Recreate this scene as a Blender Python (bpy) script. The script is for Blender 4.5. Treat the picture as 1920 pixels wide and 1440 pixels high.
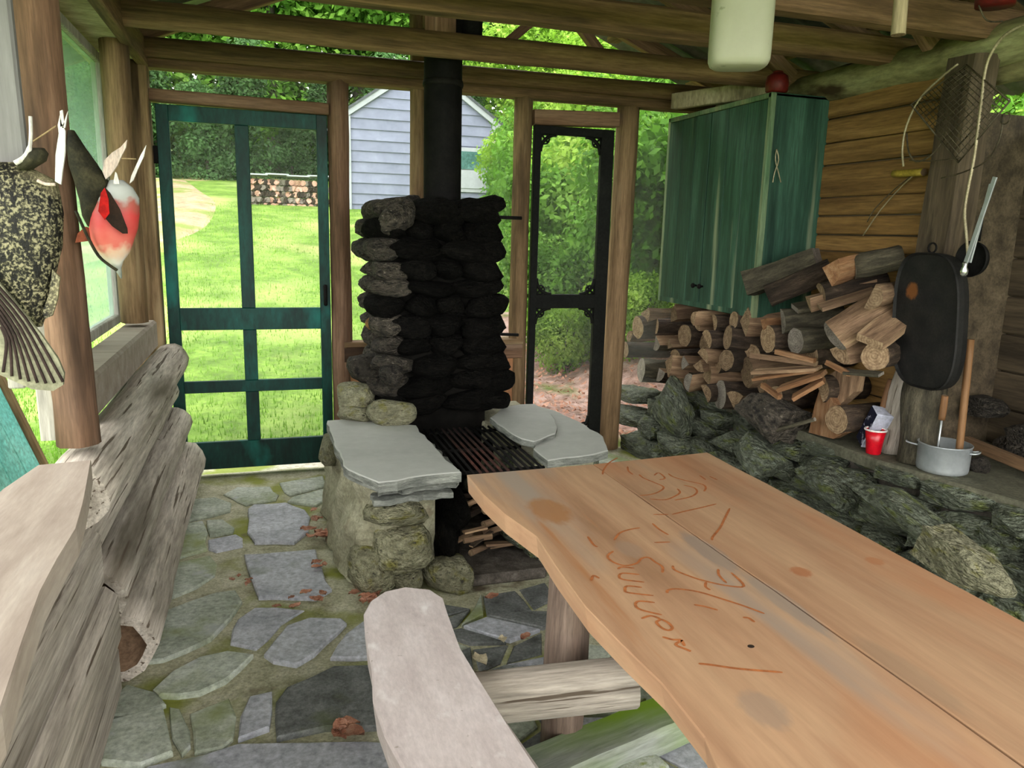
import bpy, math, random
import numpy as np
from mathutils import Vector, Matrix, noise

# ------------------------------------------------------------------ clear
for o in list(bpy.data.objects): bpy.data.objects.remove(o, do_unlink=True)
scene = bpy.context.scene
COL = scene.collection
rng = random.Random(7)

# ------------------------------------------------------------------ camera
YAW, PITCH, ROLL = (math.radians(a) for a in (18.04, 11.21, 1.476))
FPX, CAMZ = 1435.0, 1.40
W_ = Vector((math.sin(YAW)*math.cos(PITCH), math.cos(YAW)*math.cos(PITCH), -math.sin(PITCH)))
R0 = Vector((math.cos(YAW), -math.sin(YAW), 0)); U0 = R0.cross(W_)
R_ = R0*math.cos(ROLL) + U0*math.sin(ROLL); U_ = -R0*math.sin(ROLL) + U0*math.cos(ROLL)
CAM = Vector((0, 0, CAMZ))
cd = bpy.data.cameras.new('camera'); cam = bpy.data.objects.new('camera', cd); COL.objects.link(cam)
cd.sensor_fit = 'HORIZONTAL'; cd.sensor_width = 36.0; cd.lens = 36.0*FPX/1920.0; cd.clip_end = 500; cd.clip_start = .02
m = Matrix.Identity(4)
for i in range(3): m[i][0], m[i][1], m[i][2], m[i][3] = R_[i], U_[i], -W_[i], CAM[i]
cam.matrix_world = m
scene.camera = cam

# ------------------------------------------------------------------ sky (bright overcast day)
world = bpy.data.worlds.new('overcast_sky'); scene.world = world; world.use_nodes = True
nt = world.node_tree; bg = nt.nodes['Background']
bg.inputs['Color'].default_value = (1.0, .985, .96, 1); bg.inputs['Strength'].default_value = 1.0
scene.view_settings.view_transform = 'Standard'; scene.view_settings.look = 'None'
scene.view_settings.gamma = 1.0; scene.view_settings.use_curve_mapping = False
scene.view_settings.exposure = 2.8

# ------------------------------------------------------------------ survey helpers (photo measurements -> metres)
def _ray(x, y): return W_ + R_*((x-960)/FPX) - U_*((y-720)/FPX)
def PZ(x, y, z): d = _ray(x, y); return CAM + d*((z-CAMZ)/d.z)
def PY(x, y, v): d = _ray(x, y); return CAM + d*(v/d.y)
def PX(x, y, v): d = _ray(x, y); return CAM + d*(v/d.x)

# ------------------------------------------------------------------ materials
def lin(c):
    if isinstance(c, str):
        c = tuple(int(c[i:i+2], 16)/255 for i in (0, 2, 4))
    return tuple((v/12.92 if v <= .04045 else ((v+.055)/1.055)**2.4) for v in c) + (1,)
MATS = {}
def M(name, cols, scale=(1, 1, 1), ns=5, detail=6, rough=.85, bump=.4, bns=None, bd=.01, spots=(), rnd=.12,
      metal=0, lo=.3, hi=.7, rings=None, translucent=0, dist=.3, spec=.3, fine=.35):
    mt = bpy.data.materials.new(name); mt.use_nodes = True; MATS[name] = mt
    t = mt.node_tree; N = t.nodes; L = t.links; b = N['Principled BSDF']
    tc = N.new('ShaderNodeTexCoord'); mp = N.new('ShaderNodeMapping'); mp.inputs['Scale'].default_value = scale
    oi = N.new('ShaderNodeObjectInfo')
    ad = N.new('ShaderNodeVectorMath'); ad.operation = 'ADD'
    sc = N.new('ShaderNodeVectorMath'); sc.operation = 'SCALE'; sc.inputs[0].default_value = (31, 17, 23)
    L.new(oi.outputs['Random'], sc.inputs['Scale']); L.new(tc.outputs['Object'], mp.inputs['Vector'])
    L.new(mp.outputs['Vector'], ad.inputs[0]); L.new(sc.outputs[0], ad.inputs[1])
    nz = N.new('ShaderNodeTexNoise'); nz.inputs['Scale'].default_value = ns; nz.inputs['Detail'].default_value = detail
    nz.inputs['Distortion'].default_value = dist; nz.inputs['Roughness'].default_value = .6
    L.new(ad.outputs[0], nz.inputs['Vector'])
    rp = N.new('ShaderNodeValToRGB'); els = rp.color_ramp.elements
    while len(els) < len(cols): els.new(.5)
    for i, c in enumerate(cols):
        els[i].position = lo + (hi-lo)*i/max(1, len(cols)-1); els[i].color = lin(c)
    if rings:
        wv = N.new('ShaderNodeTexWave'); wv.wave_type = 'RINGS'; wv.rings_direction = 'Z'
        wv.inputs['Scale'].default_value = rings; wv.inputs['Distortion'].default_value = 2.0; wv.inputs['Detail'].default_value = 2
        L.new(tc.outputs['Object'], wv.inputs['Vector'])
        mm = N.new('ShaderNodeMix'); mm.inputs[0].default_value = .12
        L.new(nz.outputs['Fac'], mm.inputs[2]); L.new(wv.outputs['Fac'], mm.inputs[3]); L.new(mm.outputs[0], rp.inputs['Fac'])
    else:
        L.new(nz.outputs['Fac'], rp.inputs['Fac'])
    col = rp.outputs['Color']
    if fine:
        n4 = N.new('ShaderNodeTexNoise'); n4.inputs['Scale'].default_value = ns*8; n4.inputs['Detail'].default_value = 4; n4.inputs['Roughness'].default_value = .7
        L.new(ad.outputs[0], n4.inputs['Vector']); r4 = N.new('ShaderNodeMapRange'); r4.inputs['From Min'].default_value = .3; r4.inputs['From Max'].default_value = .7
        r4.inputs['To Min'].default_value = 1-fine; r4.inputs['To Max'].default_value = 1+fine; L.new(n4.outputs['Fac'], r4.inputs['Value'])
        v4 = N.new('ShaderNodeVectorMath'); v4.operation = 'SCALE'; L.new(col, v4.inputs[0]); L.new(r4.outputs[0], v4.inputs['Scale']); col = v4.outputs[0]
    for (c, s2, l2, h2, vs) in spots:
        m2 = N.new('ShaderNodeMapping'); m2.inputs['Scale'].default_value = vs
        L.new(ad.outputs[0] if scale == (1, 1, 1) else tc.outputs['Object'], m2.inputs['Vector'])
        a2 = N.new('ShaderNodeVectorMath'); a2.operation = 'ADD'; L.new(m2.outputs[0], a2.inputs[0]); L.new(sc.outputs[0], a2.inputs[1])
        n2 = N.new('ShaderNodeTexNoise'); n2.inputs['Scale'].default_value = s2; n2.inputs['Detail'].default_value = 5
        L.new(a2.outputs[0], n2.inputs['Vector'])
        mr = N.new('ShaderNodeMapRange'); mr.inputs['From Min'].default_value = l2; mr.inputs['From Max'].default_value = h2
        L.new(n2.outputs['Fac'], mr.inputs['Value'])
        mx = N.new('ShaderNodeMix'); mx.data_type = 'RGBA'; mx.inputs['B'].default_value = lin(c)
        L.new(mr.outputs[0], mx.inputs['Factor']); L.new(col, mx.inputs['A']); col = mx.outputs['Result']
    if rnd:
        hs = N.new('ShaderNodeHueSaturation'); mr = N.new('ShaderNodeMapRange')
        mr.inputs['To Min'].default_value = 1-rnd; mr.inputs['To Max'].default_value = 1+rnd
        L.new(oi.outputs['Random'], mr.inputs['Value']); L.new(mr.outputs[0], hs.inputs['Value'])
        L.new(col, hs.inputs['Color']); col = hs.outputs['Color']
    L.new(col, b.inputs['Base Color'])
    b.inputs['Roughness'].default_value = rough; b.inputs['Metallic'].default_value = metal
    b.inputs['Specular IOR Level'].default_value = spec
    if bump:
        bp = N.new('ShaderNodeBump'); bp.inputs['Strength'].default_value = bump; bp.inputs['Distance'].default_value = bd
        if bns:
            n3 = N.new('ShaderNodeTexNoise'); n3.inputs['Scale'].default_value = bns; n3.inputs['Detail'].default_value = 4
            L.new(ad.outputs[0], n3.inputs['Vector']); L.new(n3.outputs['Fac'], bp.inputs['Height'])
        else: L.new(nz.outputs['Fac'], bp.inputs['Height'])
        L.new(bp.outputs[0], b.inputs['Normal'])
    if translucent:
        out = N['Material Output']; tr = N.new('ShaderNodeBsdfTranslucent'); ms = N.new('ShaderNodeMixShader')
        ms.inputs[0].default_value = translucent; L.new(col, tr.inputs['Color'])
        L.new(b.outputs[0], ms.inputs[1]); L.new(tr.outputs[0], ms.inputs[2]); L.new(ms.outputs[0], out.inputs['Surface'])
    return mt
def sheer(name, color, alpha, gloss=0.0):
    """screen cloth / window glass: mostly see-through"""
    mt = bpy.data.materials.new(name); mt.use_nodes = True; MATS[name] = mt
    t = mt.node_tree; N = t.nodes; L = t.links; N.remove(N['Principled BSDF']); out = N['Material Output']
    tr = N.new('ShaderNodeBsdfTransparent'); df = N.new('ShaderNodeBsdfTranslucent' if gloss else 'ShaderNodeBsdfDiffuse'); df.inputs['Color'].default_value = lin(color)
    m1 = N.new('ShaderNodeMixShader'); m1.inputs[0].default_value = alpha
    L.new(tr.outputs[0], m1.inputs[1]); L.new(df.outputs[0], m1.inputs[2]); last = m1
    if gloss:
        gl = N.new('ShaderNodeBsdfGlossy'); gl.inputs['Roughness'].default_value = .03
        m2 = N.new('ShaderNodeMixShader'); m2.inputs[0].default_value = gloss
        L.new(m1.outputs[0], m2.inputs[1]); L.new(gl.outputs[0], m2.inputs[2]); last = m2
    L.new(last.outputs[0], out.inputs['Surface'])
    return mt

GR = (1, 1, .07)     # grain along local Z
wood_log  = M('peeled_log', ['4a3929', '73593f', '8f7254'], GR, 14, bump=.35, spots=[('3a2a20', 6, .62, .75, (1, 1, .3))])
wood_grey = M('weathered_grey_log', ['857d72', 'a89f93', 'c6beb2'], GR, 14, bump=.6, spots=[('655d50', 6, .54, .68, (1, 1, .12)), ('574c40', 75, .62, .66, (1, 1, .03)), ('4b3b2d', 14, .73, .77, (1, 1, .7))])
wood_pale = M('pale_sawn_wood', ['8b7e72', '9c9083', 'a99f93'], (1, .12, 1), 16, bump=.1, fine=.1, spots=[('8d8073', 9, .6, .75, (1, .1, 1))])
bench_w   = M('grey_white_plank', ['b5aaa6', 'c4bab6', 'cec5c2'], (1, .3, 1), 14, bump=.15, fine=.12, spots=[('9a9086', 34, .7, .76, (1, 1, 1)), ('e0dcd8', 14, .62, .74, (1, .6, 1))], rnd=.03)
post_red  = M('reddish_post', ['54402f', '7a5d48', '957762'], GR, 12, bump=.4, spots=[('382a20', 5, .56, .70, (1, 1, .2)), ('a08a76', 9, .62, .75, (1, 1, .1))])
leg_wood  = M('dark_table_leg', ['3b2f28', '66564b', '877669'], GR, 12, bump=.5, spots=[('2a211c', 7, .55, .66, (1, 1, .1))])
post_tan  = M('tan_post', ['55442f', '7b6347', '94795a'], GR, 12, bump=.4, spots=[('3a2c1c', 5, .56, .70, (1, 1, .2)), ('a28d6c', 9, .64, .76, (1, 1, .1))])
plate_grn = M('pale_plate_timber', ['857860', 'a3957a', 'b8ab90'], (.3, .1, 1), 9, bump=.3, spots=[('6b5f49', 7, .58, .7, (.5, .2, 1))])
bark_pale = M('lichen_bark', ['544b33', '87825a', 'a5a47a'], (1, 1, .25), 7, bump=.5, spots=[('40331f', 5, .58, .66, (1, 1, .4))])
board_org = M('amber_boards', ['5a4122', '7d5f34', '967546'], (1, .06, 1), 14, bump=.25, spots=[('4d3216', 5, .62, .74, (1, .1, 1)), ('96805a', 9, .64, .76, (1, .1, 1))])
board_brn = M('brown_weathered_boards', ['3a3226', '544938', '6b5e4a'], (1, .07, 1), 12, bump=.3)
panel_org = M('orange_panel', ['8f6244', 'b07e59', 'c4936c'], (1, 1, .1), 12, bump=.2)
table_w   = M('table_wood', ['8f6c50', 'a07c5e', 'ab8969', '967257'], (1, .09, 1), 9, detail=9, bump=.05, fine=.09, rough=.62, rnd=.03, spec=.35,
              spots=[('948474', 4.5, .54, .72, (1.6, .2, 1)), ('a86e48', 3, .54, .75, (1, .3, 1)), ('9a6c48', 11, .66, .74, (2, .12, 1))])
carve     = M('carved_groove', ['8f532b', 'a06034'], ns=9, bump=0, rnd=0)
green_p   = M('worn_green_paint', ['20392d', '2f5040', '416553'], (1, 1, .07), 13, bump=.3, rough=.6, rnd=.03,
              spots=[('8b9678', 9, .60, .70, (1, 1, .05)), ('06231a', 6, .62, .74, (1, 1, .08))])
green_e   = M('worn_green_edge', ['4c6a4c', '6f8262', '8a8f6d'], (1, 1, .1), 9, bump=.2, rnd=.03)
door_grn  = M('teal_green_paint', ['02241f', '053a33', '0a5249'], (1, 1, .3), 6, bump=.15, rough=.5, rnd=.05, spots=[('0f7a70', 4, .6, .75, (1, 1, .5))])
door_blk  = M('black_paint', ['121311', '1c1d1a'], ns=8, bump=.1, rough=.6, spec=.1)
iron      = M('black_iron', ['0c0c0b', '151413', '1e1c1a'], ns=9, bump=.3, rough=.75, spec=.12)
castiron  = M('seasoned_iron', ['0b0b0a', '161513', '1f1d1a'], ns=14, bump=.3, rough=.7, spots=[('7a4a1c', 4, .68, .76, (1, 1, 1))], rnd=0)
rust      = M('rusty_iron', ['1a100c', '38211a', '553026'], ns=14, bump=.3, rough=.8)
wire      = M('aged_wire', ['2c261c', '4d4535', '6b6250'], ns=20, bump=0, rough=.5, metal=.3)
wire_lt   = M('light_wire', ['8f8468', 'b5aa8c'], ns=20, bump=0, rough=.45, metal=.3)
alu       = M('dull_aluminium', ['9ea4a6', 'b7bdbf', 'c8cecf'], ns=6, bump=.12, rough=.34, metal=.55, rnd=0, bns=9, bd=.004, fine=.06)
slate     = M('flagstone_slate', ['8d9684', 'acb3a3', 'c0c7bc'], (1, 1, 1), 7, bump=.35, bns=16, bd=.008, rough=.75, rnd=.1,
              spots=[('848f52', 3.2, .54, .70, (1, 1, 1)), ('b6bbba', 9, .62, .74, (1, 1, 1))])
slate_v   = M('violet_grey_flagstone', ['9a9da4', 'b1b4bb', 'c1c4ca'], (1, 1, 1), 6, bump=.2, bns=22, bd=.004, rough=.7, rnd=.06, spots=[('7e8572', 4, .62, .76, (1, 1, 1))])
slate_d   = M('dark_rough_flagstone', ['535654', '6b6e6c', '838684'], (1, 1, 1), 12, bump=.6, bns=30, bd=.008, rough=.85, rnd=.06, spots=[('5b6340', 4, .6, .74, (1, 1, 1))])
mortar    = M('mossy_mortar', ['939275', 'adab90', 'bfbda6'], (1, 1, 1), 12, bump=.6, bns=35, bd=.012, rnd=0, spots=[('848a3c', 3, .5, .62, (1, 1, 1)), ('655a48', 5, .64, .74, (1, 1, 1))])
cement    = M('lichened_cement', ['8b8870', 'a6a38a', 'b9b69e'], (1, 1, 1), 9, bump=.6, bns=26, bd=.012, rnd=.04, spots=[('7aa39b', 3.2, .66, .74, (1, 1, 1)), ('7d6a54', 4, .64, .74, (1, 1, 1))])
stone_l   = M('lichened_fieldstone', ['6f6d58', '8d8b70', 'aaa78b'], (1, 1, 1), 3.2, bump=.9, bns=7, bd=.05, rnd=.12, spots=[('84803a', 2, .56, .72, (1, 1, 1)), ('4c4a40', 4, .6, .72, (1, 1, 1))])
stone_m   = M('mossy_wall_stone', ['454a3d', '666c5c', '858c78'], (1, 1, 1), 2.6, bump=1.0, bns=5, bd=.06, rnd=.25, spots=[('6b7440', 1.6, .54, .68, (1, 1, 1)), ('a9b5a2', 4, .60, .68, (1, 1, 1)), ('2a2c25', 4, .62, .74, (1, 1, 1))])
stone_b   = M('brown_grey_chimney_stone', ['322e27', '4b453c', '635b50'], (1, 1, 1), 2.6, bump=1.0, bns=6, bd=.06, rnd=.4, spots=[('221f1b', 3, .52, .66, (1, 1, 1)), ('7d7466', 5, .64, .72, (1, 1, 1))])
stone_o   = M('orange_stone', ['7d5a34', 'a37a49', 'b98f5e'], (1, 1, 1), 3, bump=.8, bns=6, bd=.05, rnd=.05)
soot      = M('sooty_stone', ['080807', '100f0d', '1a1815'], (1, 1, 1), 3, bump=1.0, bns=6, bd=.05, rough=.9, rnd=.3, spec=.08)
slab_m    = M('smooth_grey_slab', ['a6a8a1', 'b0b2ab', 'b9bbb4'], (1, 1, 1), 3, bump=.1, bns=20, bd=.002, rough=.6, rnd=.02, fine=.05)
slab_e    = M('broken_slate_edge', ['565954', '7a7d76', '9b9e95'], (1, 1, 6), 9, bump=.8, bd=.02)
ledge_m   = M('concrete_ledge', ['4c4c3e', '5f5e4e', '6d6b59'], (1, 1, 1), 8, bump=.4, bns=30, bd=.006, rnd=0)
bark_d    = M('firewood_bark', ['211a14', '3a2f25', '564739'], (1, 1, .25), 38, bump=1.0, bd=.03, rnd=.35)
bark_g    = M('grey_firewood_bark', ['302d24', '494436', '605a49'], (1, 1, .25), 38, bump=.9, bd=.02, rnd=.2)
split_m   = M('split_wood_face', ['5c4836', '7f664f', '9f8668'], (1, 1, .08), 34, bump=.5, rnd=.38)
split_o   = M('fresh_orange_split', ['6c4a30', '896445', 'a28160'], (1, 1, .08), 30, bump=.4, rnd=.12)
end_tan   = M('sawn_log_end', ['5e4b37', '806a51', '9e886b'], ns=48, bump=.4, rings=26, rnd=.35)
end_grey  = M('grey_sawn_end', ['59524a', '777066', '918a7e'], ns=16, bump=.3, rings=26, rnd=.15)
hollow    = M('brown_heart_wood', ['5a4736', '745d48', '8a725a'], ns=9, bump=.4)
plastic_w = M('milky_plastic', ['b0b094', 'babaa0', 'c3c3ac'], ns=3, bump=.02, rough=.45, rnd=0, fine=.02, translucent=.25, spots=[('96977c', 14, .64, .68, (1, 1, 1))])
red_pl    = M('red_plastic', ['b5071a', 'c90a20'], ns=4, bump=0, rough=.3, rnd=0, spec=.5)
red_en    = M('red_enamel', ['4f120f', '661915'], ns=6, bump=.1, rough=.5, rnd=0)
white_pl  = M('white_plastic', ['e6dcd8', 'f1e8e4'], ns=4, bump=0, rough=.4, rnd=0)
carton_w  = M('white_card', ['a9acbb', 'bcbfcd'], ns=4, bump=0, rnd=0)
carton_b  = M('dark_blue_card', ['0d0f1e', '151730'], ns=6, bump=0, rnd=0, spots=[('9a9aa8', 26, .6, .63, (.5, 1, 1))])
wood_hnd  = M('turned_handle', ['5d4028', '7d5a3a', '93704c'], GR, 10, bump=.15, rough=.6)
wood_yel  = M('yellow_handle', ['8f7a2c', 'b09a3f'], ns=10, bump=.1, rough=.5)
dry_leaf  = M('dry_brown_leaf', ['7d4e3d', 'ad7a62', 'cba08a'], ns=30, bump=.4, bd=.004, rnd=.3)
pale_leaf = M('dry_pale_leaf', ['b3a487', 'd0c5a6'], ns=20, bump=.3, bd=.004, rnd=.15)
fish_dk   = M('mottled_fish_skin', ['14130d', '55523d', '958f70'], ns=150, detail=3, bump=.5, bd=.006, rough=.55, lo=.44, hi=.6, rnd=0, spots=[('0f0e0a', 80, .55, .60, (1, 1, .35)), ('a59b78', 5, .58, .75, (1, 1, 1))])
fish_tail = M('striped_fish_tail', ['6d6c58', '8b8a72', '9b9a80'], ns=8, bump=.3, rnd=0)
tail_ray  = M('dark_tail_ray', ['241b18', '3a2c28'], ns=12, bump=.2, rnd=0)
fish_bk   = M('dark_fish_back', ['14130d', '2c2a1c', '45412c'], ns=24, bump=.4, rnd=0)
fin_wht   = M('dried_white_fin', ['c2bcb4', 'dad6d0', 'ece9e6'], (1, 1, .2), 30, bump=.3, rough=.6, rnd=.04)
fin_pink  = M('pale_pink_fin', ['b59f92', 'cbb8ab', 'd9ccc2'], (1, 1, .2), 26, bump=.3, rough=.6, rnd=0)
fish_slit = M('dark_gill_opening', ['1c110a', '2e1c10'], ns=16, bump=.2, rnd=0)
fish_red  = M('bright_red_gill', ['a10f0d', 'c41a14'], ns=9, bump=.1, rnd=0)
cab_paint = M('pale_blue_grey_clapboard', ['747a8d', '7d8397', '868ca0'], ns=3, bump=.1, rnd=.07, fine=.06)
cab_trim  = M('pale_trim', ['989fa3', 'a5acb0'], ns=4, bump=0, rnd=0, fine=.05)
cab_roof  = M('dark_shingle', ['3c4144', '565c60'], ns=8, bump=.3, rnd=0)
tin       = M('corrugated_roofing', ['3a3d3b', '4f524f', '646763'], ns=3, bump=.1, rough=.5, metal=.4, rnd=.1)
turf      = M('lawn_turf', ['456318', '5c7c26', '7b973f'], ns=2.2, detail=10, bump=.6, bns=18, bd=.03, rnd=0, spots=[('92a659', .6, .52, .7, (1, 1, 1)), ('9a9063', .35, .62, .72, (1, 1, 1))])  # lawn green with paler dry patches
blade_m   = M('grass_blade', ['567f22', '72a035', '95b955'], ns=1.2, bump=0, rnd=0, translucent=.35)
dirt      = M('pale_dirt', ['85745a', '9c8a6c', 'ac9b80'], ns=4, bump=.5, bns=20, bd=.02, rnd=0, spots=[('6f7f3a', 1.2, .48, .62, (1, 1, 1))])
gravel    = M('pale_gravel', ['8c8878', 'b5b1a0', 'd3cfc0'], ns=28, bump=.8, bd=.02, rnd=0, spots=[('7f8c3c', 2.5, .52, .62, (1, 1, 1))])
litter    = M('leaf_litter_soil', ['7d6252', 'a2857a', 'bfa59a'], ns=9, bump=.6, bns=26, bd=.02, rnd=0, spots=[('5f6f2c', 1.6, .58, .68, (1, 1, 1))])
ash       = M('ash_and_soil', ['3a352f', '544e47', '6d675f'], ns=18, bump=.8, bd=.012, rnd=0)
leaf_mid  = M('mid_green_leaves', ['3a6419', '5a8a2a', '84b048'], ns=.9, detail=3, bump=0, rnd=.18, translucent=.4)
leaf_lite = M('yellow_green_leaves', ['547e20', '7ca434', 'a8c85a'], ns=1.2, detail=3, bump=0, rnd=.15, translucent=.45)
leaf_dark = M('evergreen_leaves', ['2c4a24', '406434', '5b8048'], ns=.7, detail=3, bump=0, rnd=.2, translucent=.3)
trunk_m   = M('tree_bark', ['2e2b25', '4c473d', '68635a'], (1, 1, .3), 6, bump=.8, bd=.03)
teal_p    = M('turquoise_paint', ['6cc8c6', '80d6d3', '93dfda'], ns=5, bump=.1, rnd=0)
frame_wn  = M('grey_window_frame', ['8d8a80', 'a5a298', 'b8b5ac'], GR, 12, bump=.2)
rope_m    = M('twine', ['8f7a58', 'b39c74'], ns=30, bump=.2, rnd=.1)
def stained(base, name, stains):
    """copy of a material with soft-rimmed stains; stains: (centre in object space, size xyz, colour, strength)"""
    mt = base.copy(); mt.name = name; MATS[name] = mt; t = mt.node_tree; N = t.nodes; L = t.links; b = N['Principled BSDF']
    col = b.inputs['Base Color'].links[0].from_socket; tc = N.new('ShaderNodeTexCoord')
    for (c, sz, color, st) in stains:
        sb = N.new('ShaderNodeVectorMath'); sb.operation = 'SUBTRACT'; sb.inputs[1].default_value = c; L.new(tc.outputs['Object'], sb.inputs[0])
        dv = N.new('ShaderNodeVectorMath'); dv.operation = 'DIVIDE'; dv.inputs[1].default_value = sz; L.new(sb.outputs[0], dv.inputs[0])
        ln = N.new('ShaderNodeVectorMath'); ln.operation = 'LENGTH'; L.new(dv.outputs[0], ln.inputs[0])
        nz = N.new('ShaderNodeTexNoise'); nz.inputs['Scale'].default_value = 2.5; nz.inputs['Detail'].default_value = 6; L.new(dv.outputs[0], nz.inputs['Vector'])
        ad = N.new('ShaderNodeMath'); ad.operation = 'MULTIPLY_ADD'; ad.inputs[1].default_value = .7; L.new(nz.outputs['Fac'], ad.inputs[0]); L.new(ln.outputs['Value'], ad.inputs[2])
        mr = N.new('ShaderNodeMapRange'); mr.inputs['From Min'].default_value = 1.4; mr.inputs['From Max'].default_value = 1.05; mr.inputs['To Min'].default_value = 0; mr.inputs['To Max'].default_value = st; L.new(ad.outputs[0], mr.inputs['Value'])
        mx = N.new('ShaderNodeMix'); mx.data_type = 'RGBA'; mx.inputs['B'].default_value = lin(color); L.new(mr.outputs[0], mx.inputs['Factor']); L.new(col, mx.inputs['A']); col = mx.outputs['Result']
    L.new(col, b.inputs['Base Color']); return mt
screen_m  = sheer('insect_screen', '84887f', .15)
glass_m   = sheer('dusty_glass', '8fae9c', .38, .06)
pane_m    = M('cabin_pane', ['2f5552', '4c7370', '7f9c99'], ns=2.5, bump=0, rough=.15, rnd=0, spec=.6)

# ------------------------------------------------------------------ object helpers
def link(o): COL.objects.link(o); return o
def attach(o, parent):
    if parent is not None:
        o.parent = parent; o.matrix_parent_inverse = Matrix.Translation(parent.location).inverted()
    return o
def tag(o, label, cat, group=None):
    o['label'] = label; o['category'] = cat
    if group: o['group'] = group
    return o
def struct(o): o['kind'] = 'structure'; return o
def thing(name, loc, label, cat, group=None):
    o = bpy.data.objects.new(name, None); link(o); o.location = loc; o.empty_display_size = .05
    return tag(o, label, cat, group)
def data(name, v, f, mats, mi=None, smooth=True):
    me = bpy.data.meshes.new(name); me.from_pydata([tuple(p) for p in v], [], f)
    for k in (mats if isinstance(mats, (list, tuple)) else [mats]): me.materials.append(k)
    if mi: me.polygons.foreach_set('material_index', mi)
    if smooth: me.polygons.foreach_set('use_smooth', [True]*len(me.polygons))
    me.update(); return me
def obj(name, v, f, mats, parent=None, mi=None, smooth=False, base=False):
    """mesh in world coordinates; origin moved to its centre (or centre of its base)"""
    v = [Vector(p) for p in v]
    c = sum(v, Vector())/len(v)
    if base: c.z = min(p.z for p in v)
    o = bpy.data.objects.new(name, data(name, [p-c for p in v], f, mats, mi, smooth)); o.location = c; link(o)
    return attach(o, parent)
def merge(parts):
    V, F, MI = [], [], []
    for (v, f, k) in parts:
        n = len(V); V += [Vector(p) for p in v]; F += [[i+n for i in q] for q in f]
        MI += [k]*len(f) if isinstance(k, int) else list(k)
    return V, F, MI
def boxm(c, s, bev=.0, rot=None):
    """box with chamfered edges; c centre, s full size"""
    hx, hy, hz = s[0]/2, s[1]/2, s[2]/2; b = min(bev, hx*.9, hy*.9, hz*.9)
    c = Vector(c)
    if b <= 0:
        v = [Vector((x*hx, y*hy, z*hz)) for x in (-1, 1) for y in (-1, 1) for z in (-1, 1)]
        f = [[0, 1, 3, 2], [4, 6, 7, 5], [0, 4, 5, 1], [2, 3, 7, 6], [0, 2, 6, 4], [1, 5, 7, 3]]
    else:
        v = []; f = []
        idx = {}
        for sx in (-1, 1):
            for sy in (-1, 1):
                for sz in (-1, 1):
                    for a in range(3):
                        p = [sx*hx, sy*hy, sz*hz]
                        for q in range(3):
                            if q != a: p[q] -= (sx, sy, sz)[q]*b
                        idx[(sx, sy, sz, a)] = len(v); v.append(Vector(p))
        S = (-1, 1)
        for a in range(3):
            o1, o2 = [(1, 2), (0, 2), (0, 1)][a]
            for s in S:
                q = []
                for (s1, s2) in ((-1, -1), (1, -1), (1, 1), (-1, 1)):
                    k = [0, 0, 0]; k[a] = s; k[o1] = s1; k[o2] = s2; q.append(idx[(*k, a)])
                if (s > 0) == (a == 1): q.reverse()
                f.append(q)
        for a in range(3):       # edges along axis a
            o1, o2 = [(1, 2), (0, 2), (0, 1)][a]
            for s1 in S:
                for s2 in S:
                    q = []
                    for (sa, face) in ((-1, o1), (1, o1), (1, o2), (-1, o2)):
                        k = [0, 0, 0]; k[a] = sa; k[o1] = s1; k[o2] = s2; q.append(idx[(*k, face)])
                    f.append(q)
        for sx in S:
            for sy in S:
                for sz in S: f.append([idx[(sx, sy, sz, 0)], idx[(sx, sy, sz, 1)], idx[(sx, sy, sz, 2)]])
    if rot is not None: v = [rot @ p for p in v]
    return [p+c for p in v], f
def box(name, c, s, mat, parent=None, bev=.004, rot=None):
    v, f = boxm(c, s, bev, rot); return obj(name, v, f, mat, parent)
def frame_of(d):
    d = d.normalized(); up = Vector((0, 0, 1)) if abs(d.z) < .95 else Vector((0, 1, 0))
    x = up.cross(d).normalized(); y = d.cross(x); return x, y, d
def tubem(pts, r, n=8, cap=True, closed=False):
    pts = [Vector(p) for p in pts]; rs = r if isinstance(r, (list, tuple)) else [r]*len(pts)
    V, F = [], []; k = len(pts); px = None
    for i, p in enumerate(pts):
        a = pts[(i-1) % k] if (closed or i > 0) else p; b = pts[(i+1) % k] if (closed or i < k-1) else p
        x, y, d = frame_of(b-a)
        if px is not None:
            x = (px - d*px.dot(d));
            x = x.normalized() if x.length > 1e-6 else frame_of(b-a)[0]
            y = d.cross(x)
        px = x
        for j in range(n):
            t = 2*math.pi*j/n; V.append(p + (x*math.cos(t) + y*math.sin(t))*rs[i])
    for i in range(k if closed else k-1):
        for j in range(n):
            i2 = (i+1) % k; F.append([i*n+j, i*n+(j+1) % n, i2*n+(j+1) % n, i2*n+j])
    if cap and not closed: F.append(list(range(n))[::-1]); F.append([(k-1)*n+j for j in range(n)])
    return V, F
def tube(name, pts, r, mat, parent=None, n=8, closed=False):
    v, f = tubem(pts, r, n, True, closed); return obj(name, v, f, mat, parent, smooth=True)
def smooth_path(pts, sub=4):
    pts = [Vector(p) for p in pts]; out = []
    for i in range(len(pts)-1):
        p0, p1, p2, p3 = pts[max(0, i-1)], pts[i], pts[i+1], pts[min(len(pts)-1, i+2)]
        for s in range(sub):
            t = s/sub
            out.append(.5*((2*p1)+(p2-p0)*t+(2*p0-5*p1+4*p2-p3)*t*t+(3*p1-p0-3*p2+p3)*t**3))
    return out+[pts[-1]]
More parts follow.
